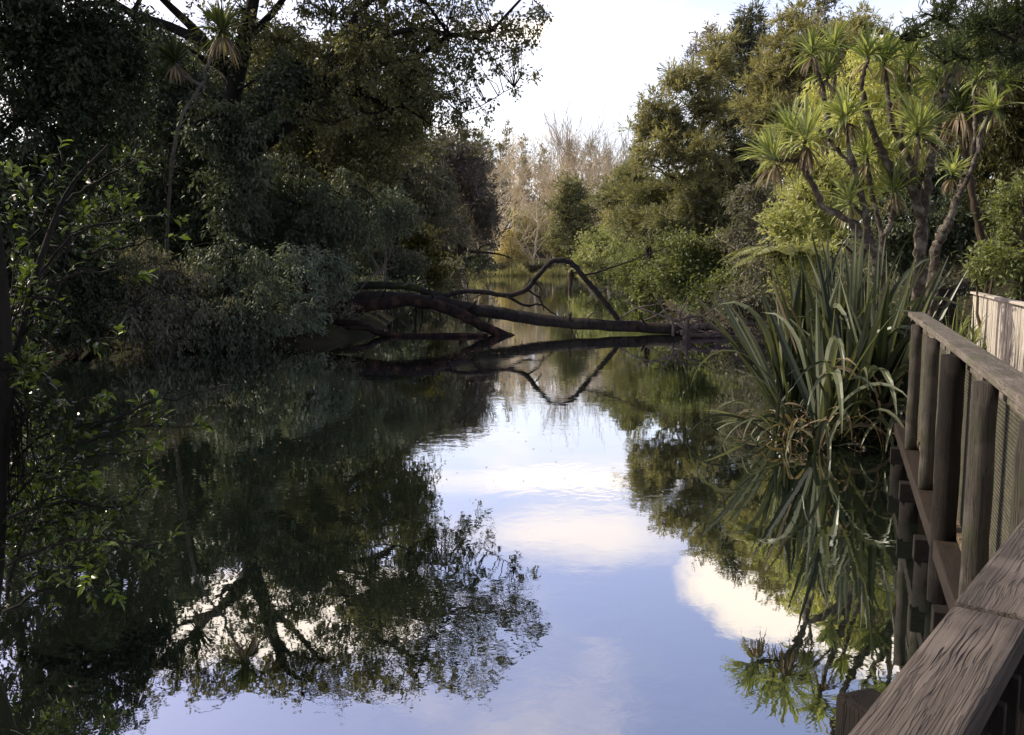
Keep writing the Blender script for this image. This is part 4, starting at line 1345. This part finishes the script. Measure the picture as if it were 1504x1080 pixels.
st = np.stack([rng.uniform(3.1, 4.6, n), rng.uniform(9.95, 11.0, n), np.zeros(n)], 1)
st[:, 2] = np.maximum(gz(st), 0) + rng.uniform(.02, .2, n)
dr = np.stack([rng.normal(size=n), rng.normal(size=n) - .4, rng.uniform(-.1, .5, n)], 1)
blades(db, st, dr, rng.uniform(.25, .7, n), rng.uniform(.02, .045, n), rng.uniform(.2, .9, n), rng.uniform(0, .5, n), 8, .5, rng, .8)
db.build('dead_leaf_blades', L_dead, root, fbase)

A1X, A1Y = on_plane(1504, 564, 1.60)[:2]
# small rushes by the boardwalk end
rng = nextrng()
rb = gp(1440, 12.2)
root = thing('grass_tuft', 'tuft of green blades in front of the pale board fence end', 'grass tuft', rb)
mb = MB()
n = 130
st = np.stack([rb[0] + rng.normal(size=n) * .16, rb[1] + .5 + rng.normal(size=n) * .16, np.full(n, rb[2])], 1)
blades(mb, st, np.stack([rng.normal(size=n) * .5, rng.normal(size=n) * .4, np.ones(n)], 1), rng.uniform(.6, 1.25, n), rng.uniform(.02, .04, n), rng.uniform(.1, .6, n), rng.uniform(0, 1, n), 8)
mb.build('leaf_blades', L_mid, root, rb)

# undergrowth on both banks (nobody could count it)
rng = nextrng()
n = 30000
px_ = rng.uniform(-14, 24, n)
py_ = rng.uniform(8, 150, n) ** 1.0
px_ = px_ * (1 + np.clip((py_ - 40) / 60, 0, 1.5))
P = np.stack([px_, py_], 1)
sdv = pond_sd(P)
ok = (sdv > .25) & (sdv < 12) & (rng.uniform(size=n) < np.exp(-sdv / 6)) & ~((P[:, 0] > 1) & (P[:, 1] < 16.5) & (sdv < 2.0))
rail_side = (P[:, 0] - A1X - (P[:, 1] - A1Y) * .372)
ok &= ~((rail_side > -.5) & (rail_side < 2.2) & (P[:, 1] < 16.5))
P = P[ok]
cen = np.column_stack([P, gz(P) + rng.uniform(.1, .5, len(P))])
dist = cen[:, 1]
for lo, hi, nm in ((0, 45, 'near'), (45, 200, 'far')):
    pass
mb = MB()
for lo, hi in ((0, 20), (20, 35), (35, 60), (60, 100), (100, 200)):
    k = (dist >= lo) & (dist < hi)
    if k.sum():
        foliage(mb, cen[k], rng.uniform(.3, .7, k.sum()), 46, max(.07, .005 * (lo + hi) / 2), max(.03, .0022 * (lo + hi) / 2), rng, 'up', False, 0)
tag(mb.build('undergrowth', L_brown), 'brownish green undergrowth covering the banks beneath the trees', 'undergrowth', kind='stuff')

# ------------------------------------------------------------------ BOARDWALK
ZD, ZR = .50, 1.60          # deck and rail heights above the water


def board(name, length, width, thick, loc, direction, mat, parent, base, bevel=.006, rng=None, roll=0.0, segs=1):
    """timber with its grain along local X; loc is its start centre point, direction its axis"""
    bm = bmesh.new()
    bmesh.ops.create_cube(bm, size=1.0)
    for v in bm.verts:
        v.co.x = (v.co.x + .5) * length
        v.co.y *= width
        v.co.z *= thick
    if bevel:
        bmesh.ops.bevel(bm, geom=list(bm.edges), offset=bevel, segments=2, affect='EDGES', profile=.6)
    me = bpy.data.meshes.new(name)
    bm.to_mesh(me)
    bm.free()
    me.materials.append(mat)
    o = bpy.data.objects.new(name, me)
    C.objects.link(o)
    dv = Vector(direction).normalized()
    up = Vector((0, 0, 1)) if abs(dv.z) < .9 else Vector((0, 1, 0))
    yv = up.cross(dv).normalized()
    zv = dv.cross(yv)
    M = Matrix((dv, yv, zv)).transposed().to_4x4()
    M = M @ Matrix.Rotation(roll, 4, 'X')
    M.translation = Vector(loc) - (Vector(base) if parent else Vector((0, 0, 0)))
    o.matrix_local = M
    if parent:
        o.parent = parent
    return o


def roundpost(name, r, p0, p1, mat, parent, base, k=14):
    """round post, grain along local X"""
    rng = nextrng()
    p0 = np.asarray(p0, float)
    p1 = np.asarray(p1, float)
    L = np.linalg.norm(p1 - p0)
    mb = MB()
    n = 10
    P = np.stack([np.linspace(0, L, n), rng.normal(size=n) * .002, rng.normal(size=n) * .002], 1)
    tubes(mb, P, np.linspace(r * 1.04, r * .97, n) * (1 + .012 * rng.normal(size=n)), k)
    o = mb.build(name, mat, None, None, smooth=False)
    for pl in o.data.polygons:
        if len(pl.vertices) == 4:
            pl.use_smooth = True
    dv = Vector(p1 - p0).normalized()
    yv = Vector((0, 1, 0)).cross(dv).normalized()
    zv = dv.cross(yv)
    M = Matrix((dv, yv, zv)).transposed().to_4x4()
    M.translation = Vector(p0) - Vector(base)
    o.matrix_local = M
    o.parent = parent
    return o


A0 = on_plane(1350, 461, ZR)
A1 = on_plane(1504, 564, ZR)
DIR = A0 - A1
DIR[2] = 0
DIR = nrm(DIR)                         # away from the camera
NRM = np.array([DIR[1], -DIR[0], 0.])  # toward the land side (right)


def rl(y, side=0.0, z=0.0):
    """point on the rail line at forward distance y"""
    p = A1 + DIR * ((y - A1[1]) / DIR[1]) + NRM * side
    p[2] = z
    return p


# near rail line
N0 = on_plane(1240, 1080, ZR)
N1 = on_plane(1504, 760, ZR)
NDIR = N1 - N0
NDIR[2] = 0
NDIR = nrm(NDIR)
NN = np.array([NDIR[1], -NDIR[0], 0.])  # deck side
# corner where both lines meet
mat2 = np.array([[NDIR[0], -DIR[0]], [NDIR[1], -DIR[1]]])
sol = np.linalg.solve(mat2, (A1 - N0)[:2])
CORN = N0 + NDIR * sol[0]
YC = CORN[1]
YE = A0[1]


bw = rl(YC, .6, 0)
root = thing('boardwalk', 'narrow timber boardwalk on piles above the water at the right', 'boardwalk', bw)
# planks across the deck, one mesh: their gaps are the surface pattern
bm_ = MB()
rng = nextrng()


def box_into(mb, c, ax, ay, az):
    c, ax, ay, az = [np.asarray(x, float) for x in (c, ax, ay, az)]
    v = [c + sx * ax + sy * ay + sz * az for sz in (-1, 1) for sy in (-1, 1) for sx in (-1, 1)]
    f = [[0, 2, 3, 1], [4, 5, 7, 6], [0, 1, 5, 4], [2, 6, 7, 3], [0, 4, 6, 2], [1, 3, 7, 5]]
    mb.add(v, f, rng.uniform(0, 1, 6))


y = YC - .2
while y < 15.6:
    c = rl(y, .62, ZD - .02 + rng.normal() * .0015)
    box_into(bm_, c, NRM * .64, DIR * .064, [0, 0, .02])
    y += .142 * DIR[1]
bm_.build('deck', WD_deck, root, bw)
bm_ = MB()
for k in range(22):
    s0 = -1.3 + k * .145
    c = N0 + NDIR * s0 + NN * .78
    c[2] = ZD - .024
    if (c + NN * .7)[1] > YC + 5:
        break
    box_into(bm_, c, NN * .72, NDIR * .066, [0, 0, .02])
bm_.build('deck', WD_deck, root, bw)
Lw = (15.4 - YC) / DIR[1]
board('edge_beam', Lw, .16, .12, rl(YC, -.06, ZD - .115), DIR, WD_brown, root, bw, .008)
board('edge_beam', Lw, .06, .14, rl(YC, 1.2, ZD - .12), DIR, WD_brown, root, bw, .006)
for yy in (4.35, 5.55, 7.0, 8.35, 10.4, 12.6):
    board('bearer', 1.53, .12, .15, rl(yy, -.21, ZD - .26), NRM, WD_dark, root, bw, .006)
    roundpost('pile', .075, rl(yy, -.13, -1.0), rl(yy, -.13, ZD - .335), WD_dark, root, bw)
    roundpost('pile', .075, rl(yy, 1.1, -.8), rl(yy, 1.1, ZD - .335), WD_dark, root, bw)

# water side railing
rb_ = rl(YE, 0, ZD)
root = thing('railing', 'weathered water side railing of the boardwalk with round posts and netting', 'railing', rb_)
Lr = np.linalg.norm(rl(YE + .15) - CORN)
c = rl(YC, -.005, ZR - .022)
board('handrail', Lr - .02, .145, .044, c + DIR * .02, DIR, WD_rail, root, rb_, .007)
board('rail', Lr - .02, .045, .09, rl(YC, .02, ZR - .044 - .047) + DIR * .02, DIR, WD_rail, root, rb_, .005)
posts = [(8.15, .062), (6.9, .060), (5.72, .085), (4.12, .066), (3.1, .066)]
posts = [(9.2 * 0 + 949 * 1.0 / (px - 1237.0) * 1.0, r) for px, r in ((1360, .048), (1387, .048), (1421, .07), (1475, .056), (1560, .056))]
for k, (yy, r) in enumerate(posts):
    roundpost('post', r, rl(yy, -.085, ZD - (.45 if r > .06 else .055)), rl(yy, -.085, ZR - .046), WD_dark if r > .06 else WD_post, root, rb_)
for px in (1402, 1452):
    yy = 949.0 / (px - 1237.0)
    board('baluster', 1.02, .045, .06, rl(yy, -.03, ZD + .02), (0, 0, 1), WD_rail, root, rb_, .004)
# netting: fine woven mesh between the posts
ys = sorted([p[0] for p in posts] + [YE + .1])
for k in range(len(ys) - 1):
    a, b_ = ys[k], ys[k + 1]
    pa, pb_ = rl(a, .012, 0), rl(b_, .012, 0)
    ln = np.linalg.norm(pb_ - pa)
    nb = MB()
    nvv = int(ln / .02)
    uu = np.linspace(0, 1, nvv)[:, None]
    basep = pa + (pb_ - pa) * uu
    P = np.stack([basep + [0, 0, ZD + .02], basep + [0, 0, ZR - .14]], 1)
    tubes(nb, P, np.full((nvv, 2), .0032), 4, cap=False)
    zs = np.arange(ZD + .03, ZR - .14, .02)
    P = np.stack([np.stack([pa + [0, 0, z_], pb_ + [0, 0, z_]]) for z_ in zs])
    tubes(nb, P, np.full((len(zs), 2), .0036), 4, cap=False)
    nb.build('netting', M_net, root, rb_)

# pale boarded fence on the land side
fb_ = rl(14.6, 1.27, ZD)
root = thing('board_fence', 'pale sunlit fence of narrow upright boards on the far side of the boardwalk', 'fence', fb_)
y = 14.45
rng = nextrng()
bmesh_b = MB()
o_list = []
pos = rl(14.45, 1.25, 0)
s = 0.0
Lf = (14.45 - 3.0) / DIR[1]
bb = MB()
while s < Lf:
    w = .092
    p = rl(14.45, 1.25 + rng.normal() * .0025, 0) - DIR * (s + w / 2)
    top = ZR + rng.normal() * .004
    box_into(bb, [p[0], p[1], (ZD + .04 + top) / 2], DIR * (w / 2 - .003), NRM * .010, [0, 0, (top - ZD - .04) / 2])
    s += w
ob = bb.build('boards', WD_cream, root, None)
# turn so the grain (local X) runs upright
Mx = Matrix.Rotation(-PI / 2, 4, 'Y')
ob.data.transform(Mx.inverted())
ob.matrix_local = Matrix.Translation(-Vector(fb_)) @ Mx
board('capping', Lf, .11, .03, rl(14.45, 1.25, ZR + .020) , -DIR, WD_cream, root, fb_, .005)
for yy in (14.3, 12.6, 10.9, 9.2, 7.5, 5.8):
    board('post', 1.25, .09, .09, rl(yy, 1.315, ZD - .2), (0, 0, 1), WD_brown, root, fb_, .005)

# brown end screen where the walk turns
ea, eb = at(1338, 440, 15.2), at(1404, 440, 15.6)
base_ = np.array([ea[0], ea[1], ZD])
root = thing('end_screen', 'dark brown board screen closing the far end of the boardwalk', 'fence', base_)
dv = eb - ea
dv[2] = 0
LL = np.linalg.norm(dv)
for k in range(5):
    zc_ = at(1370, 424, 15.4)[2] - .08 - k * .165
    board('board', LL, .03, .155, [ea[0], ea[1], zc_], dv, WD_brown, root, base_, .005)
for u in (.03, .97):
    p = ea + dv * u + np.array([0, .06, 0])
    board('post', 1.35, .09, .09, [p[0], p[1], ZD - .2], (0, 0, 1), WD_brown, root, base_, .005)

# near railing at the photographer's hand
nb_ = np.array([N0[0], N0[1], ZD])
root = thing('near_railing', 'close weathered railing with cracked plank top in the bottom right corner', 'railing', nb_)
wN = .098
jn = on_plane(1398, 886, ZR)
sj = float((jn - N0) @ NDIR)
stt = N0 + NDIR * (-.9) + NN * (wN / 2)
p0 = np.array([stt[0], stt[1], ZR - .024])
board('handrail', sj + .9 - .003, wN, .048, p0, NDIR, WD_near, root, nb_, .008)
p1 = N0 + NDIR * (sj + .003) + NN * (wN / 2 + .002)
board('handrail', sol[0] - sj - .05, wN + .004, .048, [p1[0], p1[1], ZR - .021], NDIR, WD_near, root, nb_, .008)
s = -.85
k = 0
while s < sol[0] - .1:
    p = N0 + NDIR * s + NN * (wN * .62)
    board('slat', ZR - .05 - ZD - .03, .02, .088, [p[0], p[1], ZD + .03], (0, 0, 1), WD_dark, root, nb_, .003, roll=math.atan2(NDIR[1], NDIR[0]) )
    s += .095
pq = at(1288, 1000, 1.13)
board('post', 1.855, .064, .064, [pq[0], pq[1] + .02, -.35], (0, 0, 1), WD_dark, root, nb_, .008, roll=.35)

# floating bits on the water
rng = nextrng()
mb = MB()
n = 900
x = np.where(rng.uniform(size=n) < .6, rng.normal(size=n) * 2.6 - 2.0, rng.uniform(-8, 4, n))
y = np.where(rng.uniform(size=n) < .6, 20.5 + rng.normal(size=n) * 2.2, rng.uniform(8, 30, n))
P = np.stack([x, y, np.full(n, .004)], 1)
P = P[pond_sd(P[:, :2]) < -.3]
n = len(P)
a = rng.uniform(0, 2 * PI, n)
leaves(mb, P, np.stack([np.cos(a), np.sin(a), np.zeros(n)], 1), np.tile([0, 0, 1.], (n, 1)), rng.uniform(.015, .055, n), rng.uniform(.01, .026, n), rng.uniform(0, 1, n))
tag(mb.build('floating_leaves', L_dead), 'scatter of tiny fallen leaves floating on the shaded water', 'fallen leaves', kind='stuff')
